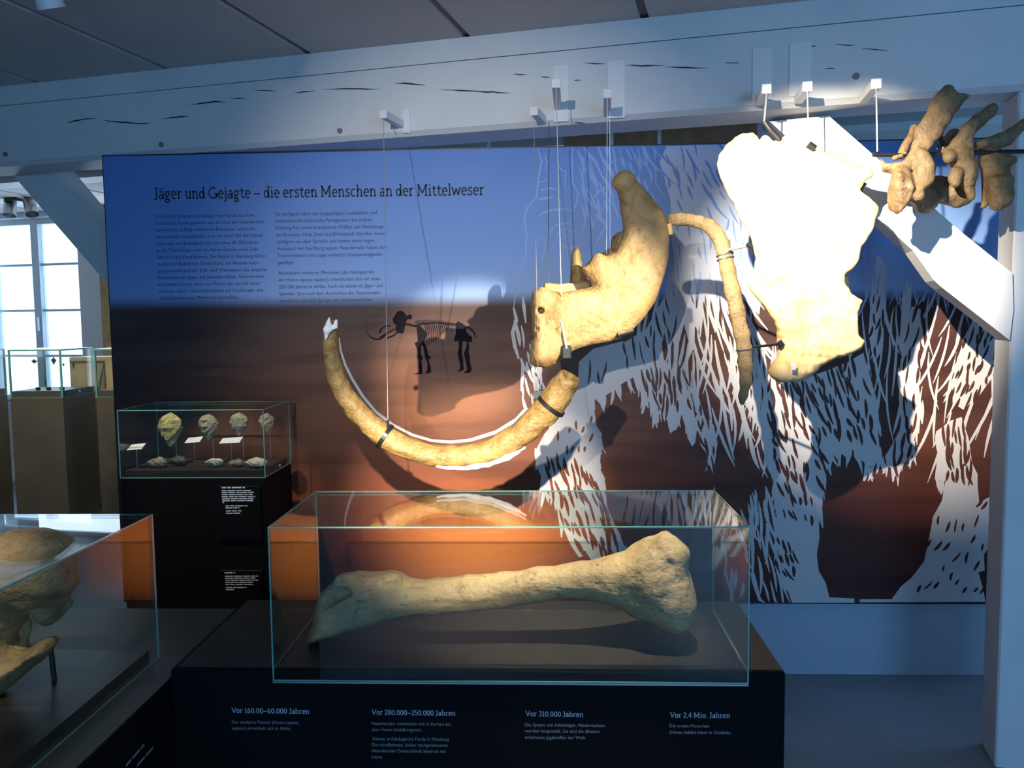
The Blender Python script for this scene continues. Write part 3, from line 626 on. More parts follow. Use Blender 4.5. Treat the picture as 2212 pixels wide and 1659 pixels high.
def slab_text(s, W=9.5):
    """own slab-serif lettering: returns 2-D verts, faces and total advance"""
    V = []; F = []; x = 0
    for ch in s:
        adv, st = GL[ch]
        for P in st:
            isd = len(P)==2 and abs(P[0][1]-P[1][1])<0.1 and abs(P[0][0]-P[1][0])<8.5; n = len(P); w = W if not (len(P)==2 and abs(P[0][1]-P[1][1])<0.1 and not isd) else W*0.72
            b = len(V)
            for i,(px,py) in enumerate(P):
                x0,y0 = P[max(i-1,0)]; x1,y1 = P[min(i+1,n-1)]
                if n>8 and P[0]==P[-1] and i in (0,n-1): x0,y0 = P[-2]; x1,y1 = P[1]
                l = math.hypot(x1-x0,y1-y0)+1e-9; nx,ny = -(y1-y0)/l*w/2,(x1-x0)/l*w/2
                V += [(x+px+nx,py+ny),(x+px-nx,py-ny)]
            F += [(b+2*i,b+2*i+1,b+2*i+3,b+2*i+2) for i in range(n-1)]
        x += adv
    return V, F, x
def text2d(s):
    """plain sans lettering from Blender's built-in font"""
    c = bpy.data.curves.new('t','FONT'); c.body = s; c.resolution_u = 2; o = bpy.data.objects.new('t', c); COL.objects.link(o)
    bpy.context.view_layer.update(); me = bpy.data.meshes.new_from_object(o.evaluated_get(bpy.context.evaluated_depsgraph_get()))
    V = [(v.co.x, v.co.y) for v in me.vertices]; F = [tuple(p.vertices) for p in me.polygons]
    bpy.data.objects.remove(o); bpy.data.curves.remove(c); bpy.data.meshes.remove(me)
    return V, F
def lay_text(mb, V, F, p0, p1, hgt, upx, nrm, cap):
    """place 2-D lettering on a wall between world points p0 (left base) and p1 (right base), cap height hgt"""
    xs = [v[0] for v in V]; x0, x1 = min(xs), max(xs); p0 = np.array(p0); p1 = np.array(p1); d = (p1-p0)/(x1-x0)
    mb.add([p0 + d*(x-x0) + np.array(upx)*(y*hgt/cap) + np.array(nrm) for x, y in V], F)
tm = MB(); V, F, adv = slab_text('Jäger und Gejagte – die ersten Menschen an der Mittelweser')
lay_text(tm, V, F, PY(333,430.5,YP), PY(1046,421.5,YP), 0.0485, (0,0,1), (0,-0.0012,0), 70); tm.build('title_lettering', M['ink'], panel)
C1 = ['Die bislang ältesten archäologischen Funde aus dem','Nienburger Raum stammen aus der Zeit der Neandertaler','und wurden zufällig, etwa beim Kiesabbau, entdeckt.','Neandertaler entwickelten sich vor rund 300 000 Jahren','in Europa und besiedelten bis vor etwa 40 000 Jahren','große Teile Europas und des Nahen Ostens sowie Teile','Sibiriens und Zentralasiens. Die Funde in Nienburg zählen','zu den nördlichsten in Deutschland, wo Neandertaler-','gruppen während der Kalt- und Warmzeiten des jüngeren','Eiszeitalters als Jäger und Sammler lebten. Neandertaler','ernährten sich vor allem von Fleisch, das sie sich unter','anderem durch risikoreiche Jagden auf Großsäuger wie','Waldelefanten und Mammute beschafften.']
E1 = [549,572,552,568,558,558,575,560,577,572,562,568,518]
C2 = ['Sie verfügten über ein ausgeprägtes Sozialleben und','eindrucksvolle technische Fertigkeiten. Sie stellten','Kleidung her sowie komplizierte Waffen und Werkzeuge','aus Knochen, Holz, Stein und Birkenpech. Darüber hinaus','verfügten sie über Sprache und hatten einen regen','Austausch mit Nachbargruppen. Neandertaler haben ihre','Toten bestattet und sogar verletzte Gruppenmitglieder','gepflegt.','','Anatomisch moderne Menschen (der biologischen','Art Homo sapiens sapiens) entwickelten sich vor etwa','200 000 Jahren in Afrika. Auch sie lebten als Jäger und','Sammler. Erst nach dem Aussterben der Neandertaler','wanderten sie nach Europa ein und entwickelten','neuartige Waffen, Techniken und Verarbeitungen.']
E2 = [814,804,829,834,808,836,827,635,0,808,821,826,823,804,810]
def column(lines, ends, xl, y0, dy, dyr):
    mb = MB()
    for i, (s, e_) in enumerate(zip(lines, ends)):
        if not s: continue
        x = xl + i*0.75; y = y0+dy*(i-(0.47 if i>8 and not lines[8] else 0)); V, F = text2d(s)
        lay_text(mb, V, F, PY(x, y, YP), PY(e_, y-(e_-x)*dyr, YP), 0.0150, (0,0,1), (0,-0.0011,0), 0.70)
    return mb
column(C1, E1, 335, 471, 14.72, 0.014).build('text_column', M['ink_soft'], panel)['kind'] = 'stuff'
column(C2, E2, 594.5, 466, 14.95, 0.014).build('text_column', M['ink_soft'], panel)['kind'] = 'stuff'
# ================================================================== DISPLAY CASES
def hood(r, x0, x1, y0, y1, z0, z1, t=0.006, zf=None, ex=0.0032):
    """glass hood of five panes with green polished edges; zf = lower end of the front pane"""
    zf = z0 if zf is None else zf; e = ex
    for a, b in (((x0+e,y0,zf),(x1-e,y0+t,z1-e)), ((x0+e,y1-t,z0),(x1-e,y1,z1-e)), ((x0,y0+e,z0),(x0+t,y1-e,z1-e)), ((x1-t,y0+e,z0),(x1,y1-e,z1-e)), ((x0+e,y0+e,z1-t),(x1-e,y1-e,z1))):
        MB().box(a, b).build('glass_pane', M['glass'], r)
    g = lambda a, b: MB().box(a, b).build('glass_edge', M['edge'], r)
    for x in (x0, x1-e):
        g((x,y0,zf),(x+e,y0+e,z1)); g((x,y1-e,z0),(x+e,y1,z1)); g((x,y0+e,z1-e),(x+e,y1-e,z1))
        g((x,y0+e,z0-0.002),(x+e,y1-e,z0))
    for y in (y0, y1-e): g((x0+e,y,z1-e),(x1-e,y+e,z1))
    g((x0,y0,zf-0.003),(x1,y0+e,zf))
def bars(mb, p0, p1, h, rg, gap=0.14):
    """one line of tiny illegible print as word-long dashes"""
    p0 = np.array(p0); p1 = np.array(p1); L = np.linalg.norm(p1-p0); d = (p1-p0)/L; t = 0
    while t < L-0.004:
        w = min(rg.uniform(3,9)*h*0.9, L-t); a = p0+d*t; b = a+d*w; up = np.array([0,0,h])
        mb.add([a,b,b+up,a+up],[(0,1,2,3)]); t += w+h*0.8
# ---- long case with the leg bone
c1 = root('display_pedestal', 'long black display pedestal with white timeline lettering below the leg bone', 'pedestal', (-0.18,2.15,0))
PXL, PXR, PF, PB_, PT = -0.913, 0.556, 1.907, 2.40, 0.716
MB().bbox((PXL,PF,0), (PXR,PB_,PT), 0.003).build('body', M['black'], c1)
MB().box((-0.90,PF+0.012,PT), (PXR-0.004,PB_-0.004,PT+0.002)).build('top_board', M['case_floor'], c1)
MB().box((-0.662,1.900,0.686), (0.468,PF,0.690)).build('glass_rail', M['steel'], c1)
h1 = root('glass_hood', 'long clear glass hood over the leg bone', 'glass case', (-0.096,2.1,0.693))
hood(h1, -0.661, 0.469, 1.900, 2.310, PT+0.005, 1.067, zf=0.694)
YF = PF-0.0008
for s, x0, x1, y0, y1 in (('Vor 160.00–60.000 Jahren',500,668,1540,1542),('Vor 280.000–250.000 Jahren',803,984,1544,1546),('Vor 310.000 Jahren',1135,1260,1547,1549),('Vor 2,4 Mio. Jahren',1447,1577,1550,1551)):
    big = MB(); V, F, _ = slab_text(s, 9.0); lay_text(big, V, F, PY(x0,y0,YF), PY(x1,y1,YF), 0.0130, (0,0,1), (0,0,0), 70); big.build('timeline_heading', M['lettering'], c1)
for s, x0, x1, y in (('Der moderne Mensch (Homo sapiens',501,645,1563),('sapiens) entwickelt sich in Afrika.',501,629,1576),('Neandertaler entwickeln sich in Europa aus',803,974,1566),('dem Homo heidelbergensis.',803,911,1579),('Älteste archäologische Funde in Nienburg',804,970,1599),('Die nördlichsten, bisher nachgewiesenen',804,967,1612),('Neandertaler Deutschlands leben an der',804,964,1625),('Leine.',804,827,1638),
                     ('Die Speere von Schöningen, Niedersachsen',1134,1307,1569),('werden hergestellt. Sie sind die ältesten',1134,1295,1582),('erhaltenen Jagdwaffen der Welt.',1134,1266,1596),('Die ersten Menschen',1446,1532,1571),('(Homo habilis) leben in Ostafrika.',1446,1580,1585)):
    small = MB(); V, F = text2d(s); lay_text(small, V, F, PY(x0,y,YF), PY(x1,y+(x1-x0)*0.008,YF), 0.0082, (0,0,1), (0,0,0), 0.70); small.build('timeline_text_line', M['lettering_dim'], c1)
# ---- case at the left front with the skull fragment
c2 = root('display_pedestal', 'black display pedestal at the lower left carrying the skull fragment', 'pedestal', (-1.36,1.4,0))
MB().bbox((-1.78,0.62,0), (-0.9135,2.40,0.690), 0.003).build('body', M['black'], c2)
MB().box((-1.775,0.625,0.690), (-0.918,2.395,0.6915)).build('top_board', M['dark_board'], c2)
MB().box((-1.70,0.72,0.6915), (-1.022,2.02,0.716)).build('raised_floor', M['case_floor'], c2)
rg = random.Random(3)
def PXp(x, y, X): d = ray(x, y); return EYE + d*(X/d[0])
for a, b in (((272,1657),(312,1611)), ((296,1657),(331,1617))):
    tx = MB(); bars(tx, PXp(*a,-0.9128), PXp(*b,-0.9128), 0.006, rg); tx.build('faint_lettering', M['lettering_dim'], c2)
h2 = root('glass_hood', 'clear glass hood over the skull fragment at the lower left', 'glass case', (-1.36,1.4,0.692))
hood(h2, -1.72, -1.002, 0.70, 2.035, 0.6935, 1.067)
# ---- case with the hand axes against the panel
cx0, cx1, cy0, cy1, cz0, cz1 = -1.639, -1.072, 3.08, 3.40, 0.958, 1.221
c3 = root('display_pedestal', 'tall dark square pedestal with two label boards below the stone tools', 'pedestal', ((cx0+cx1)/2,3.24,0))
MB().bbox((cx0,cy0,0), (cx1,cy1,cz0), 0.003).build('body', M['black'], c3)
MB().box((cx0+0.012,cy0+0.012,cz0), (cx1-0.012,cy1-0.012,0.985)).build('raised_floor', M['case_floor'], c3)
for (xa,ya,xb,yb,rows) in ((474,1050,562,1166,((479,529,1055,1.25),(479,545,1061,1),(479,548,1065,1),(479,546,1069.5,1),(479,551,1074,1),(480,550,1078.5,1),(480,547,1083,1),(481,484,1087,1),(487,535,1094,1),(487,518,1098.5,1),(488,522,1105,1),(488,519,1110,1))), (481,1232,566,1352,((485,508,1239,1.2),(486,557,1246,1),(486,552,1250.5,1),(487,558,1255,1),(487,550,1259.5,1),(487,548,1264,1),(488,533,1270.5,1),(488,508,1275,1)))):
    a = PY(xa,yb,cy0-0.008); b = PY(xb,ya,cy0-0.008)
    lb_ = MB().bbox((a[0],cy0-0.008,a[2]), (b[0],cy0,b[2]), 0.0015).build('label_board', M['black'], c3)
    tx = MB(); 
    for x0, x1, y, k in rows: bars(tx, PY(x0,y,cy0-0.0085), PY(x1,y-0.4,cy0-0.0085), 0.0042*k, rg)
    tx.build('label_lettering', M['lettering_white'], lb_)
h3 = root('glass_hood', 'clear glass hood over the stone hand axes, beside the panel edge', 'glass case', ((cx0+cx1)/2,3.24,cz0))
hood(h3, cx0, cx1, cy0, cy1, cz0+0.0025, cz1)
k_ = PY(597,1004,3.25); MB().tube([(cx1,3.25,0.985-0.010),(cx1+0.004,3.25,0.985-0.010)],0.006,10).build('lock', M['steel'], h3)

def hand_axe(name, label, mat, px, py, Y, w, h_, th, seed, lying=False, rod=True, bottom=None):
    rg = np.random.RandomState(seed); c = PY(px, py, Y); s = Y/FPX; W, H = w*s/2, h_*s/2; V = []; F = []; n = 14; R = 9
    for i in range(1, R):
        t = i/R; prof = math.sin(math.pi*t**1.45)**0.6
        for k in range(n):
            a = 2*math.pi*k/n; j = rg.uniform(0.86,1.10)
            V.append((math.cos(a)*W*prof*j, math.sin(a)*th*prof*j*rg.uniform(0.75,1.1), (1-2*t)*H*-1+rg.uniform(-.05,.05)*H))
    V.append((0,0,-H)); V.append((W*0.1,0,H)); m = len(V)
    F = [(i*n+k, i*n+(k+1)%n, (i+1)*n+(k+1)%n, (i+1)*n+k) for i in range(R-2) for k in range(n)] + [(m-2,(k+1)%n,k) for k in range(n)] + [(m-1,(R-2)*n+k,(R-2)*n+(k+1)%n) for k in range(n)]
    V = np.array(V)
    if lying:
        ang = rg.uniform(-.3,.3); V = np.stack([V[:,2]*(W/H), V[:,1]*0+V[:,0]*(0.55*W/W), V[:,1]*(H/th)], 1)
        V[:,2] -= V[:,2].min(); c = np.array([c[0], Y, 0.9852])
    r = root(name, label, 'stone tool', (c[0], c[1], 0.9852), 'stone hand axes in the case')
    mesh('stone', V+c, F, M[mat], r)
    if rod and not lying: MB().tube([(c[0]+0.2*W, c[1]+th*1.05, 0.985), (c[0]+0.2*W, c[1]+th*1.05, c[2]-H*0.2)], 0.0014, 6).build('rod', M['steel'], r)
    return r
hand_axe('hand_axe','large yellowish upright hand axe with a narrow lower end, leftmost of the standing ones','flint_yellow',368,928,3.20,55,78,0.022,1)
hand_axe('hand_axe','pale grey upright hand axe standing second from the left','flint',450,923,3.21,45,60,0.018,2)
hand_axe('hand_axe','grey-beige rounded upright hand axe standing third from the left','flint',516,917,3.22,42,54,0.018,3)
hand_axe('hand_axe','small dim upright hand axe at the right corner of the case','flint',576,914,3.34,36,46,0.016,4)
hand_axe('hand_axe','grey flint axe lying below the large yellowish one','flint',338,992,3.16,48,26,0.02,5,True)
hand_axe('hand_axe','dark flint piece lying in the shade beside the grey axe','flint_dark',384,995,3.20,40,22,0.02,6,True)
hand_axe('hand_axe','whitish flint axe lying in the middle of the case','flint_pale',462,994,3.18,44,20,0.02,7,True)
hand_axe('hand_axe','tan flint axe lying next to the brightest one','flint',509,996,3.17,40,18,0.02,8,True)
hand_axe('hand_axe','bright cream flint axe lying at the right front of the case','flint_pale',552,998,3.15,54,24,0.02,9,True)
for x, y, w, YC, lab in ((296,966,32,3.15,'small white card at the left inside the tool case'),(420,951,34,3.32,'small white card behind the pale upright hand axe'),(500,952,46,3.32,'white card added for a window reflection, behind the rounded upright hand axe')):  # third card is added where a window reflects in the case glass
    c = PY(x, y, YC); ww = w*3.3/FPX/2; r = root('label_or_reflection_card', lab, 'card', (c[0],YC,0.985), 'cards in the tool case')
    MB().prism([(c[0]-ww,YC-0.025,c[2]-0.008),(c[0]+ww,YC-0.025,c[2]-0.004),(c[0]+ww,YC+0.015,c[2]+0.014),(c[0]-ww,YC+0.015,c[2]+0.008)],(0,0.002,0)).build('card', M['card'], r)
    MB().tube([(c[0],YC-0.005,0.985),(c[0],YC-0.005,c[2]+0.002)],0.0015,6).build('stand', M['steel'], r)
# ---- cases in the next room bay by the window
def far_case(label_p, label_h, fl, fr, depth, zb=1.0, zt=1.365, cap=0.05, box=None):
    a = PZ(*fl, zb); b = PZ(*fr, zb); x0, x1, y0, y1 = box or (float(a[0]), float(b[0]), float(a[1]), float(a[1])+depth); pass
    r = root('display_pedestal', label_p, 'pedestal', ((x0+x1)/2,(y0+y1)/2,0), 'pedestals by the window')
    MB().bbox((x0,y0,0),(x1,y1,zb),0.003).build('body', M['dark_board'], r)
    MB().box((x0+0.012,y0+0.012,zb),(x1-0.012,y1-0.012,zb+cap)).build('raised_floor', M['dark_board'], r)
    hh = root('glass_hood', label_h, 'glass case', ((x0+x1)/2,(y0+y1)/2,zb), 'glass hoods by the window')
    hood(hh, x0, x1, y0, y1, zb+0.003, zt, t=0.008, ex=0.012)
    MB().tube([(x1,(y0+y1)/2,zb+0.03),(x1+0.006,(y0+y1)/2,zb+0.03)],0.01,10).build('lock', M['steel'], hh)
    return x0, x1, y0, y1
ca = far_case('dark pedestal in front of the bright window, its two sides showing','glass hood with dangling finds in front of the window',(22,860),(130,860),0.45)
cb = far_case('dark pedestal cut by the left picture edge','glass hood cut by the left picture edge',(-90,866),(-4,866),0.42, box=(-4.80,-4.28,5.90,6.39))
cc = far_case('dark pedestal half hidden behind the left edge of the printed panel','glass hood half hidden behind the left edge of the printed panel',(207,858),(320,858),0.45)
def pendant(label, x, y, Y, w, h_, mat, group='finds hanging in the far glass hood'):
    c = PY(x, y, Y); s = Y/FPX; W, H = w*s/2, h_*s/2
    r = root('arrowhead', label, 'stone tool', (c[0],Y,c[2]-H), group)
    P = [(0,0,-H),(W*0.5,0,-H*0.3),(W,0,H*0.25),(W*0.35,0,H*0.6),(W*0.2,0,H),(-W*0.2,0,H),(-W*0.35,0,H*0.6),(-W*0.9,0,H*0.35),(-W*0.6,0,-H*0.2)]
    n = len(P); V = [np.array(p)+c for p in P]+[c+np.array([0,-0.006,0]), c+np.array([0,0.006,0])]
    mesh('stone', V, [(i,(i+1)%n,n) for i in range(n)]+[((i+1)%n,i,n+1) for i in range(n)], M[mat], r)
    MB().tube([c+np.array([0,0,H*0.9]), (c[0],Y,1.358)], 0.0008, 5).build('thread', M['wire'], r)
ym = (ca[2]+ca[3])/2
pendant('dark diamond-shaped arrowhead hanging in the far hood', 116, 780, ym, 14, 18, 'flint_dark')
pendant('small dark arrowhead hanging right of the diamond-shaped one', 137, 788, ym, 7, 8, 'flint_dark')
pendant('dark jagged find hanging before the window mullion', 74, 781, ym-0.05, 16, 10, 'flint_dark')
pendant('slim dark find hanging before the wooden cabinet', 159, 790, ym+0.05, 7, 19, 'flint_dark')
for i, (x, lab) in enumerate(((84,'small dark block on the far case floor below the mullion'),(107,'small dark block on the far case floor in the middle'),(136,'small dark block on the far case floor at the right'))):
    c = PY(x, 838, ym-0.1)
    tag(MB().bbox((c[0]-0.016,ym-0.12,1.0505),(c[0]+0.016,ym-0.10,1.072),0.003).build('label_block', M['black_plastic']), lab, 'block', 'blocks in the far case')
wa = PY(149,772,6.75); wb = PY(262,772,6.75)
wc = root('wooden_cabinet', 'pale plywood cabinet standing behind the far glass hoods', 'cabinet', ((wa[0]+wb[0])/2,6.88,0))
MB().bbox((wa[0],6.75,0.04),(wb[0],7.02,wa[2]),0.004).build('body', M['pale_wood'], wc)
MB().box((wa[0]+0.02,6.77,0),(wb[0]-0.02,7.00,0.04)).build('plinth', M['dark_board'], wc)

# ================================================================== SPOTLIGHTS
WARM = (1.0, 0.87, 0.66)
def spotlight(label, head, aim, power, size, blend=0.5, col=WARM, rad=0.02, body='white_metal', group='track spotlights', stem=True, r=0.035, ln=0.11, emit=True):
    head = np.array(head, float); aim = np.array(aim, float); d = aim-head; d /= np.linalg.norm(d)
    ro = root('spotlight', label, 'spotlight', (head[0],head[1],head[2]-0.05), group)
    a = head-d*ln*0.5; b = head+d*ln*0.5
    MB().tube([a, a+d*0.01, b], [r*0.8, r, r], 18, cap=False).build('lamp_head', M[body], ro, True)
    MB().tube([a-d*0.002, a+d*0.002], r*0.82, 18).build('lamp_back', M[body], ro)
    if stem:
        MB().tube([a+d*0.03, (a[0],a[1],CEIL-0.03)], 0.008, 8).build('stem', M[body], ro)
        MB().bbox((a[0]-0.03,a[1]-0.03,CEIL-0.03),(a[0]+0.03,a[1]+0.03,CEIL-0.0005),0.004).build('ceiling_mount', M[body], ro)
    if emit:
        l = bpy.data.lights.new('spot_beam','SPOT'); l.energy = power; l.color = col; l.spot_size = math.radians(size); l.spot_blend = blend; l.shadow_soft_size = rad
        lo = bpy.data.objects.new('spot_beam', l); COL.objects.link(lo); lo.location = (head+d*(ln*0.5+0.005)); lo.rotation_euler = Vector(d).to_track_quat('-Z','Y').to_euler()
    return ro
spotlight('white spotlight on the ceiling aimed at the shoulder blade', (-0.02,1.20,2.46), PY(1765,485,YS), 1250, 33, 1.0, rad=0.012)
spotlight('white spotlight far behind that washes the printed panel', (-0.90,-2.0,2.30), PY(1030,640,YP), 540, 27, 1.0, col=(1.0,0.92,0.82))
spotlight('white spotlight on the ceiling aimed at the tusk', (-0.06,-1.2,2.46), PY(1005,1010,YT), 2800, 15, 1.0)
spotlight('white spotlight at the right aimed at the jaw bone', (2.1,-0.35,2.46), PY(1240,665,YJ), 3600, 9, 1.0)
spotlight('white spotlight on the ceiling straight above the leg bone', (0.30,1.75,2.47), PY(1260,1260,2.1), 330, 30, 1.0)
spotlight('white spotlight on the ceiling aimed at the skull fragment', (-0.95,0.5,2.46), (-1.36,1.7,0.85), 170, 20, 0.9)
spotlight('white spotlight on the ceiling over the far cases', (-3.35,4.4,2.46), (-3.75,6.2,0.9), 160, 44, 0.8)
pc = PY(97, -24, 2.55)
spotlight('silver spotlight cut by the upper picture edge at the left', pc, (-1.35,3.2,1.05), 150, 26, 0.5, r=0.04)
# pair of grey spotlights on a rail by the window
rail = root('spotlight_rail', 'black rail box with wires above the window, carrying two grey spotlights', 'rail', PV(31,428,5.72))
p = PV(31,428,5.72); MB().box((float(np.dot(p,BX))-0.06,5.67,p[2]-0.03),(float(np.dot(p,BX))+0.06,5.77,p[2]+0.03),BW).build('box', M['black_plastic'], rail)
MB().tube([PV(31,424,5.72), (PV(31,424,5.72)[0],PV(31,424,5.72)[1],CEIL)],0.006,8).build('stem', M['black_plastic'], rail)
MB().tube([BW(U0+0.01,5.72,p[2]), BW(-2.6,5.72,p[2]+0.02)],0.006,8).build('bar', M['strip'], rail)
for x, lab in ((22,'grey spotlight by the window, under the black rail box'),(66,'grey spotlight by the window, partly behind the shaded brace')):
    h_ = PV(x,446,5.72)
    spotlight(lab, h_, h_+BX*(0.12 if x<40 else 0.5)-np.array([0,0,1.0])-BY*0.3, 0, 30, body='steel', stem=False, r=0.05, ln=0.16, emit=False, group='spotlights by the window')

# ================================================================== BONES
def bone(name, label, V, F, mat, cat='bone'):
    c = V.mean(0); r = root(name, label, cat, (c[0],c[1],V[:,2].min())); mesh('bone_body', V, F, M[mat], r, True); return r
# ---- tusk
T = [(128,215,48),(120,270,54),(122,360,58),(128,450,61),(165,620,68),(205,710,73),(258,797,78),(330,885,82),(400,960,84),(540,1080,88),(700,1165,86),(900,1225,85),(1030,1238,88),(1150,1235,88),(1350,1190,90),(1550,1085,97),(1690,972,102),(1820,840,106),(1900,715,102),(1945,650,92)]
tn = []
for i, (x, y, r) in enumerate(T):
    (qx,qy), = cT([(x,y)]); t = i/(len(T)-1)
    tn.append(node(qx, qy, YT-0.05+0.06*math.sin(math.pi*t)+0.02*t, r/3.568))
def resample(nd, m):
    P = np.array([[*p, r] for p, r in nd]); out = []
    for i in range(len(P)-1):
        p0, p1, p2, p3 = P[max(i-1,0)], P[i], P[i+1], P[min(i+2,len(P)-1)]
        for k in range(m):
            t = k/m; out.append(0.5*((2*p1)+(p2-p0)*t+(2*p0-5*p1+4*p2-p3)*t*t+(3*p1-p0-3*p2+p3)*t**3))
    out.append(P[-1]); return [(q[:3], q[3]) for q in out]
allp = np.array([p for p, r in tn])
fd = Field(allp.min(0)-0.09, allp.max(0)+0.09, 0.0055); fd.chain(resample(tn, 4), 0, kj=0.004)
# broken tip and worn socket
tp = tn[0][0]; fd.ssub(fd.cone(tp+np.array([0.012,0,0.03]), tp+np.array([0.004,-0.01,0.005]), 0.012, 0.004), 0.004)
ep = tn[-1][0]; ed_ = ep-tn[-2][0]; ed_ /= np.linalg.norm(ed_); fd.ssub(-((fd.x-ep[0])*ed_[0]+(fd.y-ep[1])*ed_[1]+(fd.z-ep[2])*ed_[2]-0.022), 0.01)
fd.ssub(fd.cone(ep+ed_*0.05, ep-ed_*0.02, 0.035, 0.012), 0.006)
fd.rough(0.0015, 70, 5); fd.rough(0.0012, 160, 6)
V, F = fd.mesh(); tusk = bone('mammoth_tusk', 'long curved brown mammoth tusk hanging in front of the panel', V, F, 'tusk', 'tusk')
# white plaster repair on the broken tip
fd = Field(tp-0.06, tp+0.07, 0.003)
q0 = PY(*cT([(85,335)])[0], tp[1]-0.014); q1 = PY(*cT([(100,255)])[0], tp[1]-0.02); q2 = PY(*cT([(112,160)])[0], tp[1]-0.012); q3 = PY(*cT([(165,190)])[0], tp[1]-0.012); q4 = PY(*cT([(160,235)])[0], tp[1]-0.016)
fd.smin(fd.cone(q0,q1,0.004,0.010),0); fd.smin(fd.cone(q1,q2,0.011,0.003),0.006); fd.smin(fd.cone(q1,q4,0.011,0.006),0.006); fd.smin(fd.cone(q4,q3,0.006,0.003),0.004); fd.rough(0.001,120,3)
V, F = fd.mesh(); mesh('plaster_repair', V, F, M['plaster'], tusk, True)
ud = [(x,y) for x,y in cT([(940,1322),(1030,1334),(1100,1338),(1180,1335),(1250,1325),(1330,1308),(1400,1285),(1480,1255),(1550,1220),(1620,1180)])]
fd = Field(PY(920,1030,YT)-0.05, PY(1150,960,YT)+0.06, 0.004)
us = [node(x, y-3, YT-0.02, 3+2.2*math.sin(3.1*(i+0.4)/10)+(1.6 if i%3==1 else 0)) for i,(x,y) in enumerate(ud)]; fd.chain(us, 0, kj=0.004); fd.rough(0.0016,150,4)
V, F = fd.mesh(); mesh('plaster_repair', V, F, M['plaster'], tusk, True)
def strap(parent, p, tdir, r, w=0.012, mat='black_plastic', name='strap', fy=1.0):
    t = np.array(tdir, float); t /= np.linalg.norm(t); x = np.cross(t,[0,1,0]); x /= np.linalg.norm(x); y = np.cross(t,x); n = 28; V = []; F = []
    for k in range(n):
        a = 2*math.pi*k/n; d = math.cos(a)*x*r+math.sin(a)*y*r*fy
        for dr, dt in ((0,-w/2),(0.004,-w/2),(0.004,w/2),(0,w/2)): V.append(p+d*(1+dr/r)+t*dt)
    for k in range(n):
        j = (k+1)%n
        for q in range(4): F.append((k*4+q, j*4+q, j*4+(q+1)%4, k*4+(q+1)%4))
    mesh(name, V, F, M[mat], parent)
for i, f in ((9,0.0),(17,0.0)):
    p = tn[i][0]; strap(tusk, p, tn[i+1][0]-tn[i-1][0], tn[i][1]+0.0035)
s1 = PY(838,916,YT); MB().tube([s1+np.array([0,0,-0.012]), s1+np.array([0,0,0.012])], 0.004, 8).build('strap_eye', M['black_plastic'], tusk)
s2 = PY(1162,855,YT-0.02); MB().box(s2-np.array([0.012,0.008,0.008]), s2+np.array([0.012,0.008,0.014])).build('strap_eye', M['black_plastic'], tusk)
# ---- lower jaw
JP = cH([(780,235),(800,190),(840,162),(880,155),(915,175),(930,215),(965,245),(1050,340),(1110,420),(1135,500),(1145,560),(1132,700),(1095,860),(1040,1000),(970,1090),(890,1180),(820,1212),(640,1265),(530,1295),(470,1335),(410,1380),(350,1405),(290,1395),(252,1370),(256,1290),(266,1200),(262,1100),(252,1000),(268,930),(325,888),(400,908),(480,918),(560,908),(640,885),(612,820),(577,770),(620,740),(660,690),(690,672),(735,690),(790,655),(835,590),(848,540),(838,470),(825,400),(820,310),(815,268)])
P2 = xz(JP, YJ); a = np.array(P2)
fd = Field((a[:,0].min()-0.06, YJ-0.14, a[:,1].min()-0.06), (a[:,0].max()+0.06, YJ+0.26, a[:,1].max()+0.06), 0.006)
zz = fd.z[0]; xx = fd.x[:,:,0]
thick = 0.062 - 0.022*np.clip((zz+0*xx-1.60)/0.35,0,1)
fd.smin(fd.pillow(P2, YJ, thick, 0.040), 0)
fd.smin(fd.cone(*[node(x,y,YJ-0.02,0)[0] for x,y in cH([(480,1090),(860,1000)])], 0.050, 0.060), 0.04)
fd.smin(fd.cone(*[node(x,y,YJ-0.01,0)[0] for x,y in cH([(930,900),(1010,520)])], 0.045, 0.030), 0.05)
fd.smin(fd.cone(node(*cH([(850,215)])[0],YJ-0.02,0)[0], node(*cH([(850,215)])[0],YJ+0.05,0)[0], 0.030, 0.026), 0.02)
fd.smin(fd.cone(node(*cH([(690,720)])[0],YJ-0.025,0)[0], node(*cH([(760,900)])[0],YJ-0.04,0)[0], 0.018, 0.020), 0.03)
# far half of the jaw with its tooth and upright branch
fd.smin(fd.pillow(xz(cH([(300,1380),(420,1370),(800,1150),(1000,900),(1080,600),(1060,420),(960,300),(900,330),(870,500),(840,505),(800,540),(795,610),(720,660),(640,830),(605,740),(588,640),(580,608),(550,606),(520,650),(516,860),(360,900),(300,1000)]), YJ), YJ+0.165, 0.040, 0.035), 0.03)
fd.smin(fd.cone(node(*cH([(385,1240)])[0],YJ+0.03,0)[0], node(*cH([(385,1240)])[0],YJ+0.15,0)[0], 0.045, 0.040), 0.03)
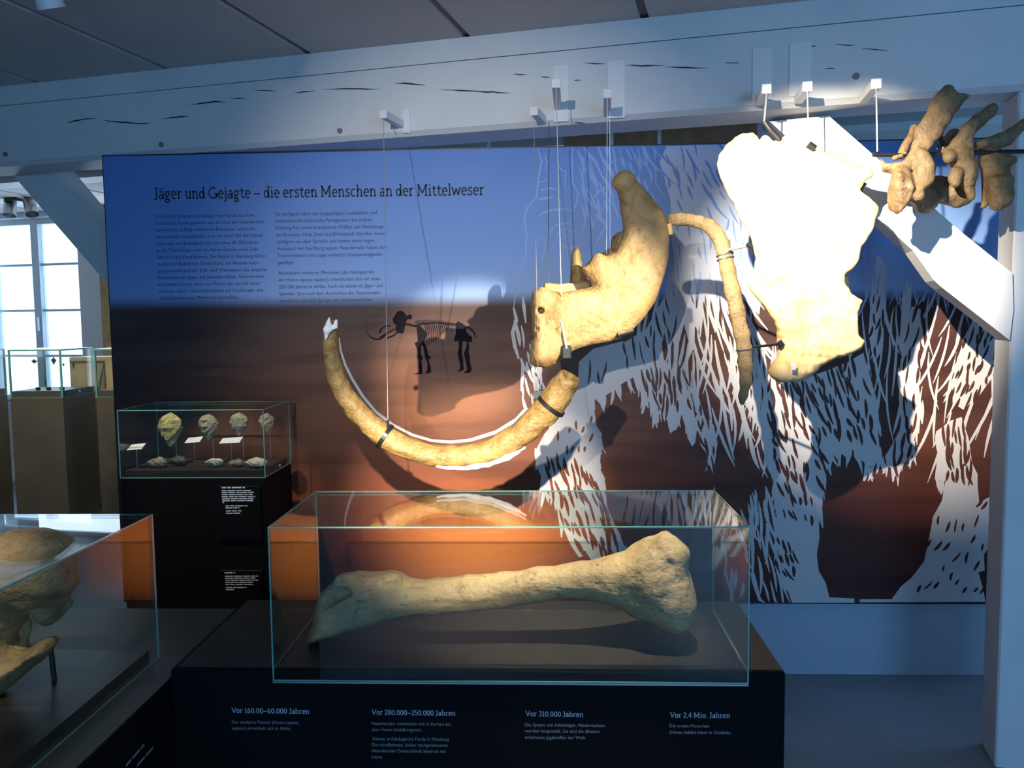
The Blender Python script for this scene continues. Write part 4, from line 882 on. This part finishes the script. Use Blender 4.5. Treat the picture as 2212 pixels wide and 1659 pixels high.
# empty tooth socket and nerve holes
fd.smin(fd.pillow(xz(cH([(338,858),(420,866),(520,862),(634,852),(660,1000),(330,1000)]), YJ+0.06), YJ+0.062, 0.014, 0.010), 0.008)
fd.ssub(fd.cone(node(*cH([(400,885)])[0],YJ+0.012,0)[0], node(*cH([(600,880)])[0],YJ+0.012,0)[0], 0.034, 0.036), 0.006)
for x, y, r in ((318,1040,0.011),(298,1155,0.006),(268,1205,0.008)): p_ = PY(*cH([(x,y)])[0], YJ-0.055); fd.ssub(fd.cone(p_+np.array([0,-0.05,0]), p_+np.array([0,0.035,0]), r, r*0.7), 0.004)
fd.rough(0.0022, 40, 8); fd.rough(0.0010, 120, 9)
V, F = fd.mesh(); jaw = bone('lower_jaw', 'thick yellowish mammoth lower jaw bone hanging above the tusk', V, F, 'bone')
p = PY(*cH([(485,1300)])[0], YJ-0.055); MB().bbox(p-np.array([0.016,0.01,0.026]), p+np.array([0.016,0.03,0.020]), 0.004).build('clamp', M['black_plastic'], jaw)
MB().tube([p+np.array([0,-0.008,0.01]), PY(*cH([(452,1110)])[0], YJ-0.075), PY(*cH([(448,1040)])[0], YJ-0.07)], 0.004, 8).build('loop_cord', M['wire'], jaw)
p = PY(*cH([(850,1195)])[0], YJ-0.03); MB().tube([p-np.array([0.024,0.02,0.0]), p+np.array([0.030,0.0,0.014])], 0.010, 10).build('clamp', M['black_plastic'], jaw)
p = PY(*cH([(268,1205)])[0], YJ-0.02); MB().tube([p+np.array([-0.004,-0.02,0]), p+np.array([0.012,0.02,0])], 0.009, 10).build('screw', M['black_plastic'], jaw)
p = PY(*cH([(1140,520)])[0], YJ-0.02); MB().tube([p+np.array([0,0,0.018]), p+np.array([0.004,0,-0.018])], 0.010, 10).build('clamp', M['oak'], jaw)
# ---- shoulder blade
SP = cS([(240,135),(290,115),(345,110),(375,125),(385,155),(400,125),(420,115),(445,125),(475,150),(505,140),(540,110),(580,130),(640,165),(680,195),(740,210),(850,250),(950,290),(1045,325),(1040,370),(1000,400),(972,450),(1020,500),(1050,530),(1070,560),(1062,620),(1045,680),(1010,740),(980,790),(960,860),(930,920),(890,955),(885,1000),(905,1030),(920,1065),(985,1110),(975,1180),(980,1310),(1015,1340),(1000,1390),(900,1440),(800,1480),(720,1510),(650,1555),(600,1575),(510,1575),(470,1555),(470,1530),(500,1450),(510,1390),(510,1330),(480,1230),(430,1160),(370,1090),(315,1020),(315,1000),(345,975),(350,860),(340,780),(310,700),(250,610),(180,480),(140,380),(122,300),(130,250),(165,200)])
P2 = xz(SP, YS); a = np.array(P2)
fd = Field((a[:,0].min()-0.04, YS-0.10, a[:,1].min()-0.04), (a[:,0].max()+0.04, YS+0.10, a[:,1].max()+0.04), 0.0052)
zz = fd.z[0]+0*fd.x[:,:,0]; z0s, z1s = a[:,1].min(), a[:,1].max()
tt = np.clip((zz-z0s)/(z1s-z0s),0,1); thick = 0.045-0.030*np.clip(tt*2.6,0,1); xm = (fd.x[:,:,0]-a[:,0].mean())/0.25
yc = YS + 0.022*np.cos(tt*5.0) - 0.020*xm*xm + 0*zz
fd.smin(fd.pillow(P2, yc, thick, 0.020), 0)
sp = [node(x,y,YS+0.015,0)[0] for x, y in cS([(600,1400),(570,900),(560,300)])]
fd.smin(fd.cone(sp[0],sp[1],0.030,0.022),0.03); fd.smin(fd.cone(sp[1],sp[2],0.022,0.012),0.03)
fd.smin(fd.cone(node(*cS([(530,1520)])[0],YS-0.01,0)[0], node(*cS([(640,1500)])[0],YS+0.02,0)[0], 0.036, 0.036), 0.03)
fd.rough(0.0028, 45, 4); fd.rough(0.0012, 130, 5)
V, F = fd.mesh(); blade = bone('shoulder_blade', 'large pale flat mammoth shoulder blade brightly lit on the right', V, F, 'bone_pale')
for pts, r in (([(1650,262),(1663,280),(1684,302)],6),([(1746,312),(1760,322)],8),([(1826,598),(1829,620)],7),([(1866,395),(1858,412)],7),([(1613,527),(1625,534)],4),([(1682,738),(1690,748)],7)):
    P = [PY(x,y,YS-0.012) for x, y in pts]; MB().tube(P, r*YS/FPX, 10).build('clamp', M['black_plastic'], blade)
for (x0,y0,Y0),(x1,y1,Y1),mt in (((1568,541,YR),(1617,531,YS-0.01),'wire'),((1612,751,YR),(1686,743,YS-0.01),'black_plastic')):
    MB().tube([PY(x0,y0,Y0),PY(x1,y1,Y1)],0.0045,8).build('spacer_rod', M[mt], blade)
p = PY(*cS([(591,1497)])[0], YS-0.062); MB().box(p-np.array([0.008,0.001,0.012]), p+np.array([0.008,0.001,0.012])).build('number_tag', M['card'], blade)
# ---- rib
RB = [(1452,474,13),(1470,474,12.5),(1490,476,11.5),(1510,479,12),(1533,489,14),(1548,504,15),(1559,527,15),(1566,550,15),(1573,585,15.5),(1583,630,16),(1593,675,16),(1602,720,16),(1608,755,15),(1611,790,14),(1611,825,12),(1605,855,9),(1603,870,6)]
rn = [node(x,y,YR+0.02*math.sin(i*0.4),r) for i,(x,y,r) in enumerate(RB)]; allp = np.array([p for p, r in rn])
fd = Field(allp.min(0)-0.04, allp.max(0)+0.04, 0.0045); fd.chain(rn, 0, fy=0.7, kj=0.012); fd.rough(0.0008, 80, 2)
V, F = fd.mesh(); rib = bone('rib', 'slender bent tan rib hanging between jaw and shoulder blade', V, F, 'bone_rib')
for i in (7, 12): strap(rib, rn[i][0], rn[i+1][0]-rn[i-1][0], rn[i][1]+0.002, 0.004, 'dark_wire', 'wire_loop', 0.75)
strap(rib, rn[7][0]+np.array([0.002,0,-0.014]), rn[8][0]-rn[6][0], rn[7][1]+0.002, 0.004, 'dark_wire', 'wire_loop', 0.75)
# ---- vertebrae on a rod
def vz(x, y, Y, r): (qx,qy), = crop([(x,y)],1820,150,4.74); return node(qx,qy,Y,r/4.74)
def vertebra(label, cones, balls, plates, seed, mat='bone_brown'):
    nd = [(vz(*a), vz(*b)) for a, b in cones]; pl = [(xz(crop(P,1820,150,4.74),Y), Y, t, rr) for P, Y, t, rr in plates]
    P = np.array([p for c in nd for p, r in c]+[vz(*b[:4])[0] for b in balls]+[(x,Y,z) for Q, Y, t, rr in pl for x, z in Q])
    fd = Field(P.min(0)-0.08, P.max(0)+0.08, 0.0056)
    for Q, Y, t, rr in pl: fd.smin(fd.pillow(Q, Y, t, rr), 0.010)
    for (p,r),(q,r2) in nd: fd.smin(fd.cone(p,q,r,r2), 0.010)
    for b in balls:
        p, r = vz(*b[:4]); fd.smin(fd.ball(p, r, *b[4:]), 0.008)
    fd.rough(0.0035, 50, seed); fd.rough(0.0018, 140, seed+7); V, F = fd.mesh(); r = bone('vertebra', label, V, F, mat); r['group'] = 'vertebrae on the hanging rod'; return r
Y1 = YVB
vertebra('brown vertebra at the left end of the hanging row, with tall upright spine', [((700,960,Y1-0.01,70),(770,880,Y1-0.01,80)),((430,1010,Y1-0.01,55),(620,1000,Y1-0.01,60)),((400,930,Y1,30),(440,1010,Y1,46)),((530,905,Y1+0.02,30),(640,860,Y1+0.03,36)),((590,880,Y1+0.06,36),(735,600,Y1+0.08,32)),((700,1180,Y1+0.05,120),(860,1330,Y1+0.10,125)),((800,880,Y1-0.03,60),(850,1000,Y1-0.03,80))],
         [(830,1090,Y1-0.04,108,1.0,0.7,1.2),(770,1290,Y1-0.04,62,1.0,0.8,0.9)],
         [([(630,960),(690,790),(750,610),(850,450),(960,290),(1060,175),(1110,165),(1150,215),(1180,240),(1240,232),(1290,265),(1280,300),(1190,420),(1100,540),(1010,660),(930,760),(880,870),(800,960)],Y1,0.022,0.022),
          ([(480,1060),(530,1000),(620,980),(690,1030),(712,1120),(700,1240),(690,1330),(640,1420),(580,1478),(530,1440),(490,1340),(468,1200)],Y1-0.03,0.030,0.014)], 31)
Y2 = YVB+0.02
vertebra('brown vertebra in the middle of the hanging row, with blunt slanting spine', [((1180,880,Y2,110),(1250,1000,Y2,110)),((1150,1060,Y2-0.02,66),(1155,1160,Y2-0.03,40)),((1290,1100,Y2-0.01,76),(1310,1310,Y2-0.01,42)),((1010,1230,Y2+0.08,140),(1180,1260,Y2+0.08,140)),((1000,800,Y2+0.06,50),(1150,650,Y2+0.06,46))],
         [(1090,890,Y2-0.02,86,1.0,0.8,0.9)],
         [([(990,840),(1100,760),(1190,670),(1250,560),(1380,440),(1500,350),(1560,338),(1590,390),(1578,470),(1500,545),(1400,625),(1340,700),(1330,800),(1340,900),(1200,930),(1050,930)],Y2,0.024,0.020)], 32)
Y3 = YVB+0.03
vertebra('brown vertebra at the right end of the hanging row, cut by the picture edge', [((1560,1000,Y3+0.01,130),(1600,1250,Y3,140)),((1740,930,Y3-0.02,46),(1620,960,Y3,80)),((1440,1390,Y3+0.02,40),(1500,1200,Y3+0.02,70)),((1480,860,Y3+0.02,80),(1560,1000,Y3+0.02,100))],
         [],
         [([(1350,745),(1500,690),(1640,640),(1760,560),(1860,490),(1990,400),(2020,560),(1860,640),(1700,760),(1560,835),(1370,835)],Y3,0.020,0.018),([(1480,1120),(1740,1080),(1750,1200),(1700,1360),(1600,1445),(1540,1420),(1480,1250)],Y3-0.03,0.030,0.014)], 33)
mr = root('mounting_rod', 'black mounting rod running through the brown vertebrae', 'rod', PY(1890,336,YVB+0.02))
MB().tube([PY(1886,334,YVB+0.015), PY(1960,336,YVB+0.03), PY(2100,330,YVB+0.03), PY(2260,326,YVB+0.03)], 0.007, 10).build('rod', M['black_plastic'], mr)
MB().tube([PY(2030,293,YVB+0.05), PY(2040,330,YVB+0.04)], 0.009, 10).build('clamp', M['black_plastic'], mr)
# ---- leg bone in the long case
LBp = [(666,1412),(672,1395),(678,1375),(682,1345),(693,1318),(719,1292),(735,1277),(772,1271),(804,1273),(841,1268),(862,1273),(884,1284),(915,1289),(958,1285),(1011,1279),(1100,1271),(1198,1260),(1296,1243),(1352,1226),(1394,1204),(1414,1198),(1433,1188),(1447,1187),(1459,1197),(1476,1215),(1484,1240),(1485,1260),(1492,1282),(1498,1305),(1503,1338),(1498,1361),(1490,1380),(1473,1391),(1445,1393),(1428,1384),(1394,1370),(1361,1361),(1338,1347),(1296,1335),(1240,1327),(1184,1333),(1100,1347),(1011,1356),(945,1363),(880,1364),(852,1369),(812,1380),(772,1390),(709,1411),(674,1421)]
YL = 2.085
P2 = xz(LBp, YL); a = np.array(P2); zs = PT+0.0025-a[:,1].min()
fd = Field((a[:,0].min()-0.04, YL-0.13, a[:,1].min()-0.03), (a[:,0].max()+0.04, YL+0.13, a[:,1].max()+0.04), 0.0052)
xr = (fd.x[:,:,0]-a[:,0].min())/(a[:,0].max()-a[:,0].min())+0*fd.z[0]
thick = 0.040+0.050*np.exp(-((xr-0.92)/0.14)**2)+0.028*np.exp(-((xr-0.05)/0.16)**2)
fd.smin(fd.pillow(P2, YL, thick, 0.046), 0)
def ln_(x, y, dy): return PY(x, y, YL+dy)
fd.smin(fd.cone(ln_(1440,1222,-0.03), ln_(1462,1236,-0.045), 0.036, 0.032), 0.012)
fd.smin(fd.cone(ln_(1420,1300,-0.05), ln_(1455,1345,-0.05), 0.050, 0.050), 0.03)
fd.smin(fd.cone(ln_(745,1300,-0.03), ln_(850,1292,-0.03), 0.024, 0.016), 0.02)
fd.ssub(fd.cone(ln_(704,1332,-0.066), ln_(748,1316,-0.056), 0.027, 0.015), 0.005)
fd.ssub(fd.cone(ln_(690,1350,-0.08), ln_(700,1332,-0.07), 0.014, 0.014), 0.006)
fd.ssub(fd.cone(ln_(1418,1243,-0.088), ln_(1452,1256,-0.092), 0.007, 0.007), 0.003)
fd.ssub(fd.cone(ln_(880,1345,-0.05), ln_(985,1322,-0.052), 0.003, 0.003), 0.003); fd.ssub(fd.cone(ln_(905,1350,-0.046), ln_(1000,1330,-0.05), 0.0025, 0.0025), 0.003)
fd.rough(0.0016, 45, 6); fd.rough(0.0009, 130, 7)
V, F = fd.mesh(); V[:,2] += PT+0.0022-V[:,2].min()
leg = bone('leg_bone', 'long greyish-tan mammoth leg bone lying in the long glass case', V, F, 'bone_grey')
# ---- skull fragment in the left case
KP = crop([(-420,760),(-330,520),(-120,400),(100,365),(300,352),(430,376),(448,450),(440,560),(468,600),(480,650),(440,685),(430,745),(330,835),(280,852),(250,812),(185,785),(160,850),(150,900),(100,950),(78,1020),(110,1062),(180,1060),(250,1020),(325,1000),(335,1045),(280,1100),(200,1180),(120,1250),(40,1315),(-60,1300),(-220,1240),(-400,1050)],0,1090,2.915)
YK = 1.78; P2 = xz(KP, YK); a = np.array(P2)
fd = Field((a[:,0].min()-0.04, YK-0.17, a[:,1].min()-0.04), (a[:,0].max()+0.04, YK+0.17, a[:,1].max()+0.04), 0.006)
fd.smin(fd.pillow(P2, YK, 0.085, 0.075), 0)
ck = lambda x, y, dy: PY(x/2.915, 1090+y/2.915, YK+dy)
fd.smin(fd.cone(ck(60,560,-0.05), ck(300,480,-0.03), 0.075, 0.060), 0.04)
fd.smin(fd.cone(ck(300,840,0.03), ck(440,760,0.04), 0.018, 0.014), 0.01)
fd.smin(fd.cone(ck(150,1050,0.02), ck(190,880,0.03), 0.010, 0.008), 0.01)
fd.ssub(fd.ball(ck(215,850,-0.05), 0.040, 1.2, 1.0, 0.8), 0.008)
fd.rough(0.006, 30, 12); fd.rough(0.002, 110, 13)
V, F = fd.mesh(); V[:,2] += 0.7165-V[:,2].min()
sk_ = bone('skull_fragment', 'broken tan skull fragment with a dark hollow in the lower left case', V, F, 'bone_rib')
MB().tube([ck(318,880,0.06), (ck(345,1150,0.06)[0],ck(345,1150,0.06)[1],0.716)], 0.006, 8).build('support_rod', M['black_plastic'], sk_)

scene.cycles.transparent_max_bounces = 32
scene.cycles.max_bounces = 8
for o in bpy.data.objects:
    if '_base' in o.keys(): del o['_base']
